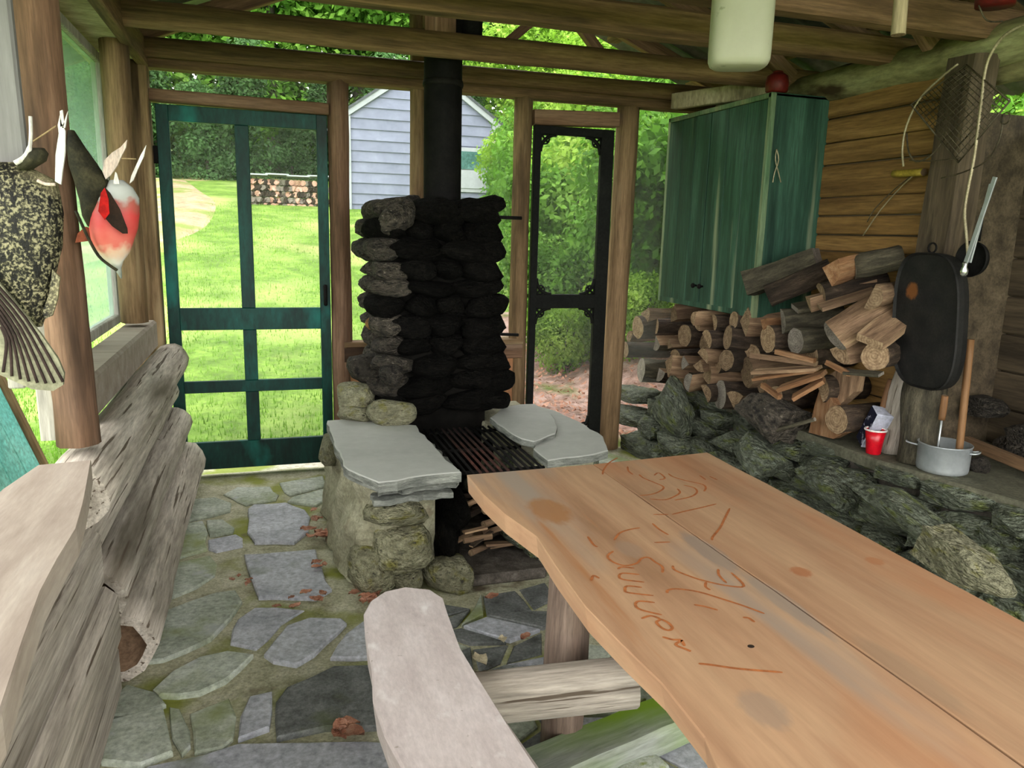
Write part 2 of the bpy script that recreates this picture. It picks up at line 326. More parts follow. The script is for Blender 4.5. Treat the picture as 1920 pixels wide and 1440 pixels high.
def lathe(c, prof, n=24, capb=True, capt=True):
    c = Vector(c); V, F = [], []
    for (r, z) in prof:
        for j in range(n): t = 2*math.pi*j/n; V.append(c+Vector((r*math.cos(t), r*math.sin(t), z)))
    for i in range(len(prof)-1):
        for j in range(n): F.append([i*n+j, i*n+(j+1) % n, (i+1)*n+(j+1) % n, (i+1)*n+j])
    if capb: F.append(list(range(n))[::-1])
    if capt: F.append([(len(prof)-1)*n+j for j in range(n)])
    return V, F

def place(o, p1, p2, roll=0.0):
    p1, p2 = Vector(p1), Vector(p2); x, y, d = frame_of(p2-p1)
    m = Matrix.Identity(4)
    c, s = math.cos(roll), math.sin(roll); xx = x*c+y*s; yy = -x*s+y*c
    for i in range(3): m[i][0], m[i][1], m[i][2], m[i][3] = xx[i], yy[i], d[i], p1[i]
    o.matrix_world = m
def profile(kind, r, rg):
    if kind == 'round': return [(r*math.cos(t)*rg.uniform(.94, 1.06), r*math.sin(t)*rg.uniform(.94, 1.06)) for t in [2*math.pi*j/14 for j in range(14)]]
    if kind == 'half':
        q = [(r*math.cos(t), r*math.sin(t)) for t in [math.pi*j/8 for j in range(9)]]; return [(x, y-r*.4) for x, y in q]
    if kind == 'wedge':
        a = math.radians(rg.uniform(60, 95)); q = [(0, 0)]+[(1.7*r*math.cos(a*j/4), 1.7*r*math.sin(a*j/4)) for j in range(5)]
        cx = sum(x for x, y in q)/6; cy = sum(y for x, y in q)/6; return [(x-cx, y-cy) for x, y in q]
    if kind == 'slat': return [(-r, -r*.28), (r, -r*.34), (r*1.05, r*.25), (-r*.95, r*.3)]
    if kind == 'square': return [(-r, -r*.9), (r*.9, -r), (r, r*.9), (-r*.9, r)]
def log(name, p1, p2, r, side, end, parent=None, kind='round', seed=0, taper=1.0, wob=.05, bow=0, roll=0.0, rings=7, face=None, hollow_end=False):
    """a length of timber from p1 to p2 with irregular surface; side/end/face materials"""
    rg = random.Random(seed); L = (Vector(p2)-Vector(p1)).length
    pr = profile(kind, r, rg); n = len(pr); V, F, MI = [], [], []
    mats = [side, end] + ([face] if face else [])
    ph = rg.uniform(0, 6)
    for i in range(rings):
        t = i/(rings-1); s = 1+(taper-1)*t
        s *= 1+wob*math.sin(ph+t*7)*.6
        bx = bow*math.sin(math.pi*t)
        for (x, y) in pr:
            w = 1+wob*noise.noise(Vector((x*9+seed, y*9, t*L*5)))*1.6
            V.append(Vector((x*s*w+bx, y*s*w, t*L)))
    for i in range(rings-1):
        for j in range(n):
            F.append([i*n+j, i*n+(j+1) % n, (i+1)*n+(j+1) % n, (i+1)*n+j])
            k = 0
            if face and ((kind == 'wedge' and j in (0, n-1)) or (kind == 'half' and j == n-1)): k = 2
            MI.append(k)
    if hollow_end:
        a = len(V)
        for (x, y) in pr: V.append(Vector((x*.72, y*.72, 0)))
        b = len(V)
        for (x, y) in pr: V.append(Vector((x*.6, y*.6, min(.12, L*.3))))
        for j in range(n):
            F.append([j, a+j, a+(j+1) % n, (j+1) % n]); MI.append(1)
            F.append([a+j, b+j, b+(j+1) % n, a+(j+1) % n]); MI.append(2)
        F.append([b+j for j in range(n)][::-1]); MI.append(2)
        if not face: mats.append(hollow)
    else:
        F.append(list(range(n))[::-1]); MI.append(1)
    F.append([(rings-1)*n+j for j in range(n)]); MI.append(1)
    me = data(name, V, F, mats, MI, smooth=(kind in ('round', 'half')))
    if kind in ('round', 'half'):
        for p in me.polygons:
            if p.material_index == 1: p.use_smooth = False
    o = bpy.data.objects.new(name, me); link(o); place(o, p1, p2, roll)
    if parent is not None: o.parent = parent; o.matrix_parent_inverse = Matrix.Translation(parent.location).inverted()
    return o
def plank(name, p1, p2, w, h, mat, parent=None, wide=Vector((0, 0, 1)), bev=.004, wav=0, seed=0):
    """sawn timber from p1 to p2; w measured along 'wide', h across it; local Z runs along it"""
    p1, p2 = Vector(p1), Vector(p2); d = (p2-p1); L = d.length; d.normalize()
    x = (Vector(wide)-d*Vector(wide).dot(d)).normalized(); y = d.cross(x)
    V, F = [], []; rg = random.Random(seed); b = min(bev, w*.4, h*.4); K = 9 if wav else 2
    sec = [(-w/2+b, -h/2), (w/2-b, -h/2), (w/2, -h/2+b), (w/2, h/2-b), (w/2-b, h/2), (-w/2+b, h/2), (-w/2, h/2-b), (-w/2, -h/2+b)]
    for i in range(K):
        t = i/(K-1); j = wav*rg.uniform(-1, 1); k2 = wav*rg.uniform(-1, 1)
        for (a, c) in sec: V.append(Vector((a + (j if a > 0 else k2), c, t*L)))
    for i in range(K-1):
        for j in range(8): F.append([i*8+j, i*8+(j+1) % 8, (i+1)*8+(j+1) % 8, (i+1)*8+j])
    F.append(list(range(8))[::-1]); F.append([(K-1)*8+j for j in range(8)])
    o = bpy.data.objects.new(name, data(name, V, F, mat, smooth=False)); link(o)
    m = Matrix.Identity(4)
    for i in range(3): m[i][0], m[i][1], m[i][2], m[i][3] = x[i], y[i], d[i], p1[i]
    o.matrix_world = m
    if parent is not None: o.parent = parent; o.matrix_parent_inverse = Matrix.Translation(parent.location).inverted()
    return o
def slabm(poly, ztop, th, inset=.008, dz=None, und=0.0):
    """flat stone / board from an outline (list of (x,y)); rounded top rim"""
    n = len(poly); cx = sum(p[0] for p in poly)/n; cy = sum(p[1] for p in poly)/n
    def ins(k):
        out = []
        for (x, y) in poly:
            d = math.hypot(x-cx, y-cy); s = max(0, 1-k/max(d, 1e-4)); out.append((cx+(x-cx)*s, cy+(y-cy)*s))
        return out
    dz = dz or (lambda x, y: 0)
    V = [Vector((x, y, ztop+dz(x, y))) for x, y in ins(inset)] + [Vector((x, y, ztop-inset*.6+dz(x, y))) for x, y in poly] + \
        [Vector((x, y, ztop-th+dz(x, y))) for x, y in ins(und)]
    F = [list(range(n))]
    for k in range(2):
        for j in range(n): F.append([k*n+j, (k+1)*n+j, (k+1)*n+(j+1) % n, k*n+(j+1) % n])
    F.append([2*n+j for j in range(n)][::-1])
    return V, F
def ccw(poly):
    a = sum(poly[i][0]*poly[(i+1) % len(poly)][1]-poly[(i+1) % len(poly)][0]*poly[i][1] for i in range(len(poly)))
    return poly if a > 0 else poly[::-1]
def rough_poly(poly, step=.07, amp=.006, seed=0):
    rg = random.Random(seed); out = []
    for i, a in enumerate(poly):
        b = poly[(i+1) % len(poly)]; d = math.hypot(b[0]-a[0], b[1]-a[1]); k = max(1, int(d/step))
        for j in range(k):
            t = j/k; out.append((a[0]+(b[0]-a[0])*t+rg.uniform(-amp, amp), a[1]+(b[1]-a[1])*t+rg.uniform(-amp, amp)))
    return out
# shared rounded-rock meshes
def rock_data(seed, boxy):
    import bmesh
    bm = bmesh.new(); bmesh.ops.create_icosphere(bm, subdivisions=3, radius=1)
    off = Vector((seed*3.1, seed*1.7, seed*2.3)); rgk = random.Random(seed)
    cuts = [(Vector([rgk.gauss(0, 1) for _ in range(3)]).normalized(), rgk.uniform(.62, .86)) for _ in range(9)]
    for v in bm.verts:
        p = v.co.copy(); e = boxy
        q = Vector([math.copysign(abs(c)**e, c) for c in p])
        q *= 1/max(.75, q.length)**.55
        q *= 1+.14*noise.noise(p*1.3+off)
        for (nn_, dd_) in cuts:
            e_ = q.dot(nn_)-dd_
            if e_ > 0: q -= nn_*e_*.9
        q *= 1.12
        q *= 1+.05*noise.noise(p*4.1+off)+.035*noise.noise(p*9+off)
        v.co = q
    me = bpy.data.meshes.new('rock'); bm.to_mesh(me); bm.free()
    me.materials.append(stone_l); me.polygons.foreach_set('use_smooth', [True]*len(me.polygons)); me.update(); return me
ROCKS = [rock_data(i, .62 if i % 2 else .75) for i in range(10)]
def slab_rock_data(seed):
    import bmesh
    rgk = random.Random(seed+50); bm = bmesh.new(); bmesh.ops.create_cube(bm, size=2); bmesh.ops.subdivide_edges(bm, edges=bm.edges[:], cuts=5, use_grid_fill=True)
    cuts = [(Vector((rgk.gauss(0, 1), rgk.gauss(0, 1), rgk.gauss(0, .7))).normalized(), rgk.uniform(.75, 1.0)) for _ in range(8)]; off = Vector((seed*2.7, seed*1.9, seed))
    for v in bm.verts:
        p = v.co.copy(); q = p.copy()
        for (nn_, dd_) in cuts:
            e_ = q.dot(nn_)-dd_
            if e_ > 0: q -= nn_*e_*.95
        q *= 1.05+.10*noise.noise(p*1.2+off)+.07*noise.noise(p*3.5+off); q.z += .10*noise.noise(Vector((p.x*1.5, p.y*1.5, math.floor(p.z*2.2)*3))+off); v.co = q
    me = bpy.data.meshes.new('slab_rock'); bm.to_mesh(me); bm.free(); me.materials.append(stone_m); me.update(); return me
SLABS = [slab_rock_data(i) for i in range(8)]
def rock(name, c, s, mat, parent=None, seed=0, rot=(0, 0, 0), slab=False):
    o = bpy.data.objects.new(name, SLABS[seed % 8] if slab else ROCKS[seed % 10]); link(o)
    from mathutils import Euler
    o.location = c; o.rotation_euler = Euler(rot); o.scale = s
    o.material_slots[0].link = 'OBJECT'; o.material_slots[0].material = mat
    if parent is not None: o.parent = parent; o.matrix_parent_inverse = Matrix.Translation(parent.location).inverted()
    return o

# ================================================================== SETTING: ground outside
BW = 4.54                                     # back wall plane
def gz(x, y):
    """lie of the land: lawn climbs away from the shelter, a bank rises on the right"""
    z = -.06
    if y > 5: z += .150*(y-5) - (.02*(y-22) if y > 22 else 0)
    r = x-2.2-.25*max(0, y-5)
    if r > 0 and y > 4.8: z += min(.45*r, 1.6)*min(1, (y-4.8)/1.0)*(1 if y < 13 else max(0, 1-(y-13)/3))
    if x < -1: z -= min(.25, .03*(-1-x))
    return z
def ground_patch(name, xs, ys, fz, mat):
    V = [Vector((x, y, fz(x, y))) for y in ys for x in xs]; n = len(xs)
    F = [[j*n+i, j*n+i+1, (j+1)*n+i+1, (j+1)*n+i] for j in range(len(ys)-1) for i in range(n-1)]
    o = bpy.data.objects.new(name, data(name, V, F, mat)); link(o); return struct(o)
def arange(a, b, n): return [a+(b-a)*i/(n-1) for i in range(n)]
def lawn_z(x, y):
    z = gz(x, y)
    if -.9 < x < 3.9 and y < 4.9: z = -.16
    if 1.5 < x < 5.8 and 4.4 < y < 8.2: z -= .12
    return z
ground_patch('lawn', arange(-45, 45, 91), sorted(set(arange(-20, 4, 13)+arange(4.0, 12, 33)+arange(12, 70, 60))), lawn_z, turf)
# pale path climbing the lawn, gravel by the door, leaf litter on the bank
pp = [(-4.6, 8.5), (-3.0, 11), (-1.9, 13.2), (-1.45, 15.5), (-1.6, 17.8), (-2.0, 20.2), (-2.6, 22.5)]
V, F = [], []
for i, (x, y) in enumerate(smooth_path([(a, b, 0) for a, b in pp], 5) and [(p.x, p.y) for p in smooth_path([(a, b, 0) for a, b in pp], 5)]):
    w = .62+.05*math.sin(i*.7)
    for k in range(5):
        xx = x+w*(k/2-1); V.append(Vector((xx, y, gz(xx, y)+(.05 if 0 < k < 4 else .0))))
n = len(V)//5
F = [[i*5+k, i*5+k+1, (i+1)*5+k+1, (i+1)*5+k] for i in range(n-1) for k in range(4)]
struct(obj('dirt_path', V, F, dirt))
ground_patch('gravel_strip', arange(-1.0, 1.5, 16), arange(4.3, 5.05, 6), lambda x, y: -.035+.012*noise.noise(Vector((x*5, y*5, 0)))+.02*max(0, y-4.7), gravel)
ground_patch('leaf_litter_bank', arange(1.3, 6, 24), arange(4.25, 8.5, 22), lambda x, y: (gz(x, y) if y > 4.9 else -.06)+.01+.03*noise.noise(Vector((x*2, y*2, 3))), litter)

# ================================================================== SETTING: floor with flagstones
FZ = 0.0
floor = struct(box('floor', (1.0, 1.9, -.072), (3.4, 5.3, .12), mortar, bev=.002))
flags = [
 ('s', [(337,937),(405,932),(432,942),(432,957),(380,970),(320,982)]),
 ('s', [(420,926),(445,912),(505,911),(522,927),(517,936),(462,946)]),
 ('s', [(522,904),(605,890),(612,910),(570,921),(542,929)]),
 ('s', [(548,931),(610,914),(622,932),(592,947),(540,940)]),
 ('v', [(465,952),(475,945),(535,942),(570,955),(580,970),(580,995),(550,1017),(480,1017),(465,997)]),
 ('s', [(320,987),(380,977),(387,1000),(387,1030),(335,1045),(285,1062)]),
 ('s', [(388,977),(417,975),(442,990),(437,997),(392,1005)]),
 ('v', [(392,1010),(445,1000),(457,1007),(455,1022),(405,1032),(392,1027)]),
 ('s', [(280,1072),(335,1052),(395,1040),(407,1055),(402,1077),(365,1100),(320,1120),(270,1140),(262,1130)]),
 ('v', [(457,1042),(592,1032),(605,1075),(622,1105),(590,1121),(485,1120)]),
 ('s', [(262,1162),(320,1142),(405,1112),(440,1107),(455,1127),(430,1160),(392,1197),(350,1222),(305,1237),(270,1240),(237,1230),(228,1215),(237,1187)]),
 ('v', [(432,1180),(445,1157),(480,1137),(525,1135),(570,1142),(530,1167),(502,1197),(477,1215),(432,1205)]),
 ('v', [(496,1227),(542,1173),(583,1159),(642,1159),(650,1169),(592,1227),(554,1246),(512,1240)]),
 ('v', [(617,1234),(650,1186),(683,1161),(745,1161),(765,1232)]),
 ('s', [(286,1293),(325,1260),(373,1232),(431,1220),(476,1229),(452,1254),(422,1278),(376,1299),(331,1308),(301,1305)]),
 ('s', [(207,1341),(213,1308),(234,1287),(286,1299),(301,1311),(310,1320),(240,1341)]),
 ('s', [(186,1432),(198,1353),(307,1326),(316,1371),(325,1411),(265,1435)]),
 ('s', [(316,1323),(340,1326),(355,1368),(355,1399),(337,1414),(322,1384)]),
 ('s', [(354,1335),(431,1305),(443,1341),(437,1384),(419,1399),(367,1411)]),
 ('v', [(470,1305),(512,1296),(512,1329),(506,1368),(446,1387),(449,1347)]),
 ('d', [(521,1317),(542,1290),(627,1251),(694,1248),(765,1250),(780,1365),(609,1368),(515,1387)]),
 ('v', [(271,1438),(373,1417),(446,1393),(515,1393),(694,1393),(790,1400),(800,1500),(240,1500)]),
]
for i, (k, px) in enumerate(flags):
    poly = ccw([(p.x, p.y) for p in (PZ(x, y, FZ) for x, y in px)])
    poly = rough_poly(poly, .07, .006, i)
    h = rng.uniform(-.002, .008); tx, ty = rng.uniform(-.01, .01), rng.uniform(-.01, .01)
    c0 = poly[0]
    v, f = slabm(poly, FZ+h, .045, .007, lambda x, y: tx*(x-c0[0])+ty*(y-c0[1]))
    obj('flagstone', v, f, {'s': slate, 'v': slate_v, 'd': slate_d}[k], floor)
def jitter_field(x0, x1, y0, y1, nx, ny, mat, gap, skip, seed, rot=0, amp=.28):
    rg = random.Random(seed); cx, cy = (x0+x1)/2, (y0+y1)/2; cr, sr = math.cos(rot), math.sin(rot)
    P = {}
    for i in range(nx+1):
        for j in range(ny+1):
            x = x0+(x1-x0)*(i+rg.uniform(-amp, amp)+(.5 if j % 2 else 0))/nx; y = y0+(y1-y0)*(j+rg.uniform(-amp, amp))/ny
            P[i, j] = (cx+(x-cx)*cr-(y-cy)*sr, cy+(x-cx)*sr+(y-cy)*cr)
    for i in range(nx):
        for j in range(ny):
            q = [P[i, j], P[i+1, j], P[i+1, j+1], P[i, j+1]]; mx = sum(p[0] for p in q)/4; my = sum(p[1] for p in q)/4
            if skip(mx, my): continue
            q = [(x+(mx-x)*gap/max(.02, math.hypot(mx-x, my-y)), y+(my-y)*gap/max(.02, math.hypot(mx-x, my-y))) for x, y in q]
            q = rough_poly(ccw(q), .08, .005, rg.randint(0, 9999))
            v, f = slabm(q, FZ+rg.uniform(-.008, .004), .04, .006); obj('flagstone', v, f, mat[rg.randint(0, len(mat)-1)], floor)
def skip_cob(x, y): return x < .43 or x > 1.02 or y > 2.72 or y < 1.72 or (x < .72 and y > 2.66)
jitter_field(.3, 1.15, 1.6, 2.9, 6, 9, [slate, slate_d, slate_v], .012, skip_cob, 3, .35)
def skip_rest(x, y):
    return (x < .44 and y > 1.1) or (.43 <= x <= 1.06 and y > 1.70) or x > 2.25 or x < -.42 or y < -.2 or (x < 1.45 and y > 2.66) or y > 4.4 or (y > 1.15 and x < .44)
jitter_field(-.5, 2.4, -.3, 4.6, 8, 14, [slate, slate_d, slate_v], .02, skip_rest, 5, .0)

# ================================================================== SETTING: left wall (log wall, sills, windows)
wall_left = struct(box('wall_left', (-.585, 2.4, .28), (.05, 4.2, .74), hollow, bev=.002))
# far bay: five stacked logs
for i, (x, z, r, y0, y1, hl) in enumerate([(-.470, .118, .112, 2.40, 4.42, True), (-.500, .338, .090, 2.28, 4.40, True), (-.535, .512, .070, 2.05, 4.40, False),
                                         (-.495, .690, .090, 2.15, 4.42, False)]):
    o = log('wall_log', (x, y0, z), (x+.01, y1, z), r, wood_grey, wood_grey, wall_left, seed=20+i, wob=.05, taper=.97, hollow_end=hl, rings=14)
# near bay: broad flattened logs
for i, (x, z, r, w) in enumerate([(-.485, .10, .095, .10), (-.470, .30, .098, .11), (-.475, .50, .095, .08), (-.50, .67, .07, .08)]):
    plank('wall_log', (x, -.6, z), (x-.01, 2.30-.055*i, z), r*2.0, w, wood_grey, wall_left, bev=.03, wav=.005, seed=i)
# far window sill and the broad near sill with live edge
plank('window_sill', (-.60, 2.62, .838), (-.60, 4.30, .838), .145, .13, wood_pale, wall_left, bev=.012)
near = [(168,862),(166,905),(140,990),(112,1045),(80,1105),(50,1190),(0,1335)]
poly = [(p.x, p.y) for p in (PZ(x, y, .81) for x, y in near)]
poly += [(-.335, .6), (-.33, -.5), (-.57, -.5), (-.57, 1.9), (PZ(75, 870, .81).x, PZ(75, 870, .81).y)]
poly = rough_poly(ccw(poly), .12, .003, 4)
v, f = slabm(poly, .81, .06, .006)
o = struct(obj('trim_1', v, f, wood_pale))
# posts, plate and corner of the left wall
T_ = lambda a, b, w, h, mat, nm, **k: plank(nm, a, b, w, h, mat, **k)
lp = thing('corner_post', (-.6, 4.45, 0), 'grey-brown split log corner post beside the green screen door', 'post')
log('post_shaft', (-.63, 4.50, 0), (-.62, 4.50, 2.24), .085, post_tan, end_tan, lp, seed=3, wob=.03)
plank('post_facing', (-.545, 4.50, .0), (-.55, 4.50, 2.18), .05, .11, post_tan, lp, wide=Vector((1, 0, 0)), bev=.006)
lp2 = thing('wall_post', (-.585, 3.98, .9), 'short brown post standing on the far window sill', 'post')
log('post_shaft', (-.60, 4.05, .93), (-.60, 4.02, 2.24), .06, post_tan, end_tan, lp2, seed=5, wob=.03)
np_ = thing('wall_post', (-.545, 2.33, .8), 'thick reddish-brown post at the near end of the log wall, fish hung on it', 'post')
log('post_shaft', (-.502, 2.30, .80), (-.522, 2.30, 2.26), .056, post_red, end_tan, np_, seed=8, wob=.06, rings=14)
plank('post_facing', (-.565, 2.33, .81), (-.575, 2.33, 2.26), .06, .05, frame_wn, np_, wide=Vector((1, 0, 0)), bev=.004)
plank('weathered_casing', (-.532, 2.03, 1.25), (-.545, 2.03, 2.25), .085, .03, frame_wn, np_, wide=Vector((1, 0, 0)), bev=.006)['label'] = 'pale grey weathered casing board'
casing_m = M('weathered_casing_grey', ['6f6d6c', '868484', '989697'], GR, 14, bump=.2, rnd=0, fine=.12); np_.children[-1].data.materials[0] = casing_m
tp = thing('top_plate', (-.67, 2.2, 2.2), 'broad squared pale top plate timber lying over the windows', 'beam')
plank('plate_timber', (-.67, -.6, 2.24), (-.69, 4.75, 2.24), .27, .09, plate_grn, tp, wide=Vector((1, 0, 0)), bev=.01)
plank('plate_edge', (-.545, -.6, 2.24), (-.545, 4.6, 2.24), .13, .05, wood_log, tp, bev=.006)
def window(name, y0, y1, z0, z1, x, split):
    w = struct(bpy.data.objects.new(name, None)); link(w); w.location = (x, (y0+y1)/2, z0)
    t = .045
    for (a, b, c, d) in ((y0+t, y1-t, z0, z0+t), (y0+t, y1-t, z1-t, z1), (y0, y0+t, z0, z1), (y1-t, y1, z0, z1)):
        box('window_frame', (x, (a+b)/2, (c+d)/2), (.045, b-a, d-c), frame_wn, w)
    ys = [y0+t]+split+[y1-t]
    for s in split:
        box('mullion', (x, s, (z0+z1)/2), (.05, .05, z1-z0-2*t), frame_wn, w)
        box('shade_line_strip', (x+.03, s-.03, (z0+z1)/2), (.012, .014, z1-z0-2*t), frame_wn, w)  # added strip in place of a line of shade beside the mullion
    for i in range(len(ys)-1):
        box('pane', (x, (ys[i]+ys[i+1])/2, (z0+z1)/2), (.004, ys[i+1]-ys[i]-.03, z1-z0-2*t), glass_m, w, bev=0)
    return w
window('window_1', 2.60, 4.3, .90, 2.18, -.72, [3.38])

# ================================================================== SETTING: back wall
wall_back = struct(box('wall_back', (.98, BW, .33), (1.02, .05, .62), panel_org, bev=.003))
for i in range(7):
    box('panel_board', (.52+.153*i, BW-.032, .33), (.147, .016, .60), panel_org, wall_back, bev=.003)
plank('trim_2', (.43, BW-.03, .675), (1.52, BW-.03, .675), .09, .07, post_red, bev=.006)['kind'] = 'structure'
plank('sill_rail', (.43, BW-.02, .735), (1.52, BW-.02, .735), .03, .11, post_tan, wall_back, wide=Vector((0, 0, 1)), bev=.005)
def post(x, r, z0, z1, mat, label, seed, y=BW, lean=0):
    t = thing('wall_post', (x, y, z0), label, 'post')
    log('post_shaft', (x, y, z0), (x+lean, y, z1), r, mat, end_tan, t, seed=seed, wob=.05, rings=16)
    return t
post(.425, .060, 0, 2.19, post_red, 'reddish round log post beside the green screen door', 31)
post(.868, .042, .7, 2.9, post_tan, 'slim tan post just behind the black stovepipe', 32)
post(1.505, .055, 0, 2.19, post_tan, 'tan log post between the chimney and the black fretwork door', 33)
post(2.175, .072, -.02, 2.19, post_tan, 'stout tan log post between the black door and the firewood', 34, y=BW+.02, lean=.03)
# wall plates along the back (two logs)
bp = thing('back_plate', (1.0, BW, 2.19), 'squared plate timber lying on top of the back wall posts', 'beam')
plank('plate_timber', (-.72, BW, 2.215), (2.9, BW, 2.215), .075, .12, wood_log, bp, bev=.012, wav=.004)
b2 = thing('back_plate', (1.0, BW-.08, 2.25), 'round peeled log laid along the back wall plate', 'beam')
log('log_shaft', (-.72, BW-.11, 2.262), (2.9, BW-.11, 2.272), .045, wood_log, end_tan, b2, seed=41, wob=.04, rings=18)
# screen cloth in the open bays
def screen(name, x0, x1, z0, z1, y=BW+.03):
    o = struct(box(name, ((x0+x1)/2, y, (z0+z1)/2), (x1-x0, .002, z1-z0), screen_m, bev=0)); return o
screen('window_2', .485, 1.455, .75, 2.18); screen('window_3', -.53, .37, 2.09, 2.18); screen('window_4', 1.56, 2.1, 2.12, 2.18); screen('window_5', 2.25, 2.85, .2, 2.18)
# lintels
plank('trim_3', (-.53, BW-.01, 2.045), (.37, BW-.01, 2.035), .06, .09, post_red, bev=.006)['kind'] = 'structure'
plank('trim_4', (1.56, BW-.01, 2.075), (2.11, BW-.01, 2.095), .085, .09, post_red, bev=.006)['kind'] = 'structure'

# ---- green screen door
d1 = struct(bpy.data.objects.new('door_1', None)); link(d1); d1.location = (-.07, BW, .02)
x0, x1, zb, zt = -.505, .362, .022, 2.005
def dbox(nm, a, b, c, d, th=.034): return box(nm, ((a+b)/2, BW+.0, (c+d)/2), (b-a, th, d-c), door_grn, d1, bev=.003)
dbox('stile', x0, x0+.062, zb, zt); dbox('stile', x1-.058, x1, zb, zt)
mx0, mx1 = -.122, -.05
rails = [(1.925, zt), (.825, .947), (.470, .536), (zb, .182)]
for c, d in rails: dbox('rail', x0+.06, x1-.056, c, d, .03)
for c, d in ((.182, .470), (.536, .825), (.947, 1.925)): dbox('muntin', mx0, mx1, c, d, .028)
for (c, d) in ((.182, .470), (.536, .825), (.947, 1.925)):
    for (a, b) in ((x0+.06, mx0), (mx1, x1-.056)):
        box('screen_panel', ((a+b)/2, BW+.008, (c+d)/2), (b-a, .002, d-c), screen_m, d1, bev=0)
for z in (.35, 1.75): box('hinge', (x0-.012, BW-.022, z), (.03, .012, .09), iron, d1, bev=.002)
box('pull_handle', (x1-.03, BW-.035, 1.02), (.02, .03, .12), iron, d1, bev=.005)
# ---- black fretwork screen door
d2 = struct(bpy.data.objects.new('door_2', None)); link(d2); d2.location = (1.83, BW, .02)
x0, x1, zb, zt = 1.575, 2.10, .02, 2.035
def ebox(nm, a, b, c, d, th=.034): return box(nm, ((a+b)/2, BW, (c+d)/2), (b-a, th, d-c), door_blk, d2, bev=.003)
ebox('stile', x0, x0+.045, zb, zt); ebox('stile', x1-.085, x1, zb, zt); ebox('rail', x0, x1, 1.985, zt, .03); ebox('rail', x0, x1, .935, 1.022, .03); ebox('rail', x0, x1, zb, .12, .03)
ax, bx = x0+.045, x1-.085
for (cx, sx) in ((ax, 1), (bx, -1)):
    for (cz, sz) in ((1.985, -1), (1.022, 1), (.935, -1), (.12, 1)):
        R = .10
        arc = [Vector((cx+sx*(R-R*math.sin(t)), BW, cz+sz*(R-R*math.cos(t)))) for t in [math.pi/2*k/8 for k in range(9)]]
        parts = [(*tubem(arc, .012, 6), 0)]
        arc2 = [Vector((cx+sx*.028*(1+math.cos(t)), BW, cz+sz*.028*(1+math.sin(t)))) for t in [2*math.pi*k/12 for k in range(12)]]
        parts.append((*tubem(arc2, .006, 5, closed=True), 0))
        parts.append((*tubem([Vector((cx+sx*.05, BW, cz+sz*.05)), Vector((cx+sx*.0, BW, cz))], .007, 5), 0))
        parts.append((*tubem([arc[0]-Vector((0, 0, 0)), arc[0]+Vector((0, 0, -sz*.02))], .011, 6), 0))
        v, f, mi = merge(parts); obj('fretwork_bracket', v, f, door_blk, d2, smooth=True)
for (c, d) in ((.12, .935), (1.022, 1.985)): box('screen_panel', ((ax+bx)/2, BW+.012, (c+d)/2), (bx-ax, .002, d-c), screen_m, d2, bev=0)

# ================================================================== SETTING: right wall
wall_right = struct(box('wall_right', (2.90, 3.62, 1.30), (.10, 1.95, 1.72), board_brn, bev=.002))
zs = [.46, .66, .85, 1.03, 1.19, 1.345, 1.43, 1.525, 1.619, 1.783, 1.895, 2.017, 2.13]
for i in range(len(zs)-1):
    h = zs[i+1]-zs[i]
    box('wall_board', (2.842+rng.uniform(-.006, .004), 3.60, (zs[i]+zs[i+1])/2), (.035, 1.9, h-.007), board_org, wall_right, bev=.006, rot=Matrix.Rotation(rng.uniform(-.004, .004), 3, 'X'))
# recess past the post: brown weathered boards, opening above
wall_rec = struct(box('wall_recess', (3.42, 1.4, 1.1), (.06, 3.2, 1.7), board_brn, bev=.002))
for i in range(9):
    box('wall_board', (3.375, 1.4, .36+.178*i), (.03, 3.2, .170), board_brn, wall_rec, bev=.006)
struct(box('wall_return', (3.15, 2.78, 1.1), (.56, .05, 1.75), board_brn, bev=.002))
# long lichened log on top
rl = thing('top_plate', (2.80, 2.6, 2.12), 'long crooked plate log with pale green lichened bark above the amber boards', 'beam')
log('log_shaft', (2.84, 4.62, 2.185), (2.80, .2, 2.19), .082, bark_pale, end_tan, rl, seed=52, wob=.10, rings=26, bow=.02)
log('log_shaft', (2.90, 4.62, 2.09), (2.88, .2, 2.10), .05, bark_pale, end_tan, rl, seed=53, wob=.10, rings=26)
# stone bench wall under it
wall_stone = struct(box('wall_stone', (2.88, 2.6, .17), (.50, 3.9, .46), ash, bev=.01))
rg = random.Random(11)
for row, (z, h, xb) in enumerate([(.04, .12, 2.34), (.15, .12, 2.40), (.25, .11, 2.46), (.335, .09, 2.52), (.405, .07, 2.575)]):
    y = .5
    while y < 4.5:
        L = rg.uniform(.16, .42) if row > 1 else rg.uniform(.2, .5)
        if not (row < 1 and y > 4.2):
            rock('stone', (xb+rg.uniform(-.03, .03)+.06, y+L/2, z+rg.uniform(-.015, .015)), (rg.uniform(.08, .12), L*.46, h*rg.uniform(.40, .50)), stone_m, wall_stone,
                 rg.randint(0, 99), (rg.uniform(-.12, .12), rg.uniform(-.2, .2), rg.uniform(-.2, .2)), slab=True)
        y += L*rg.uniform(.94, 1.04)
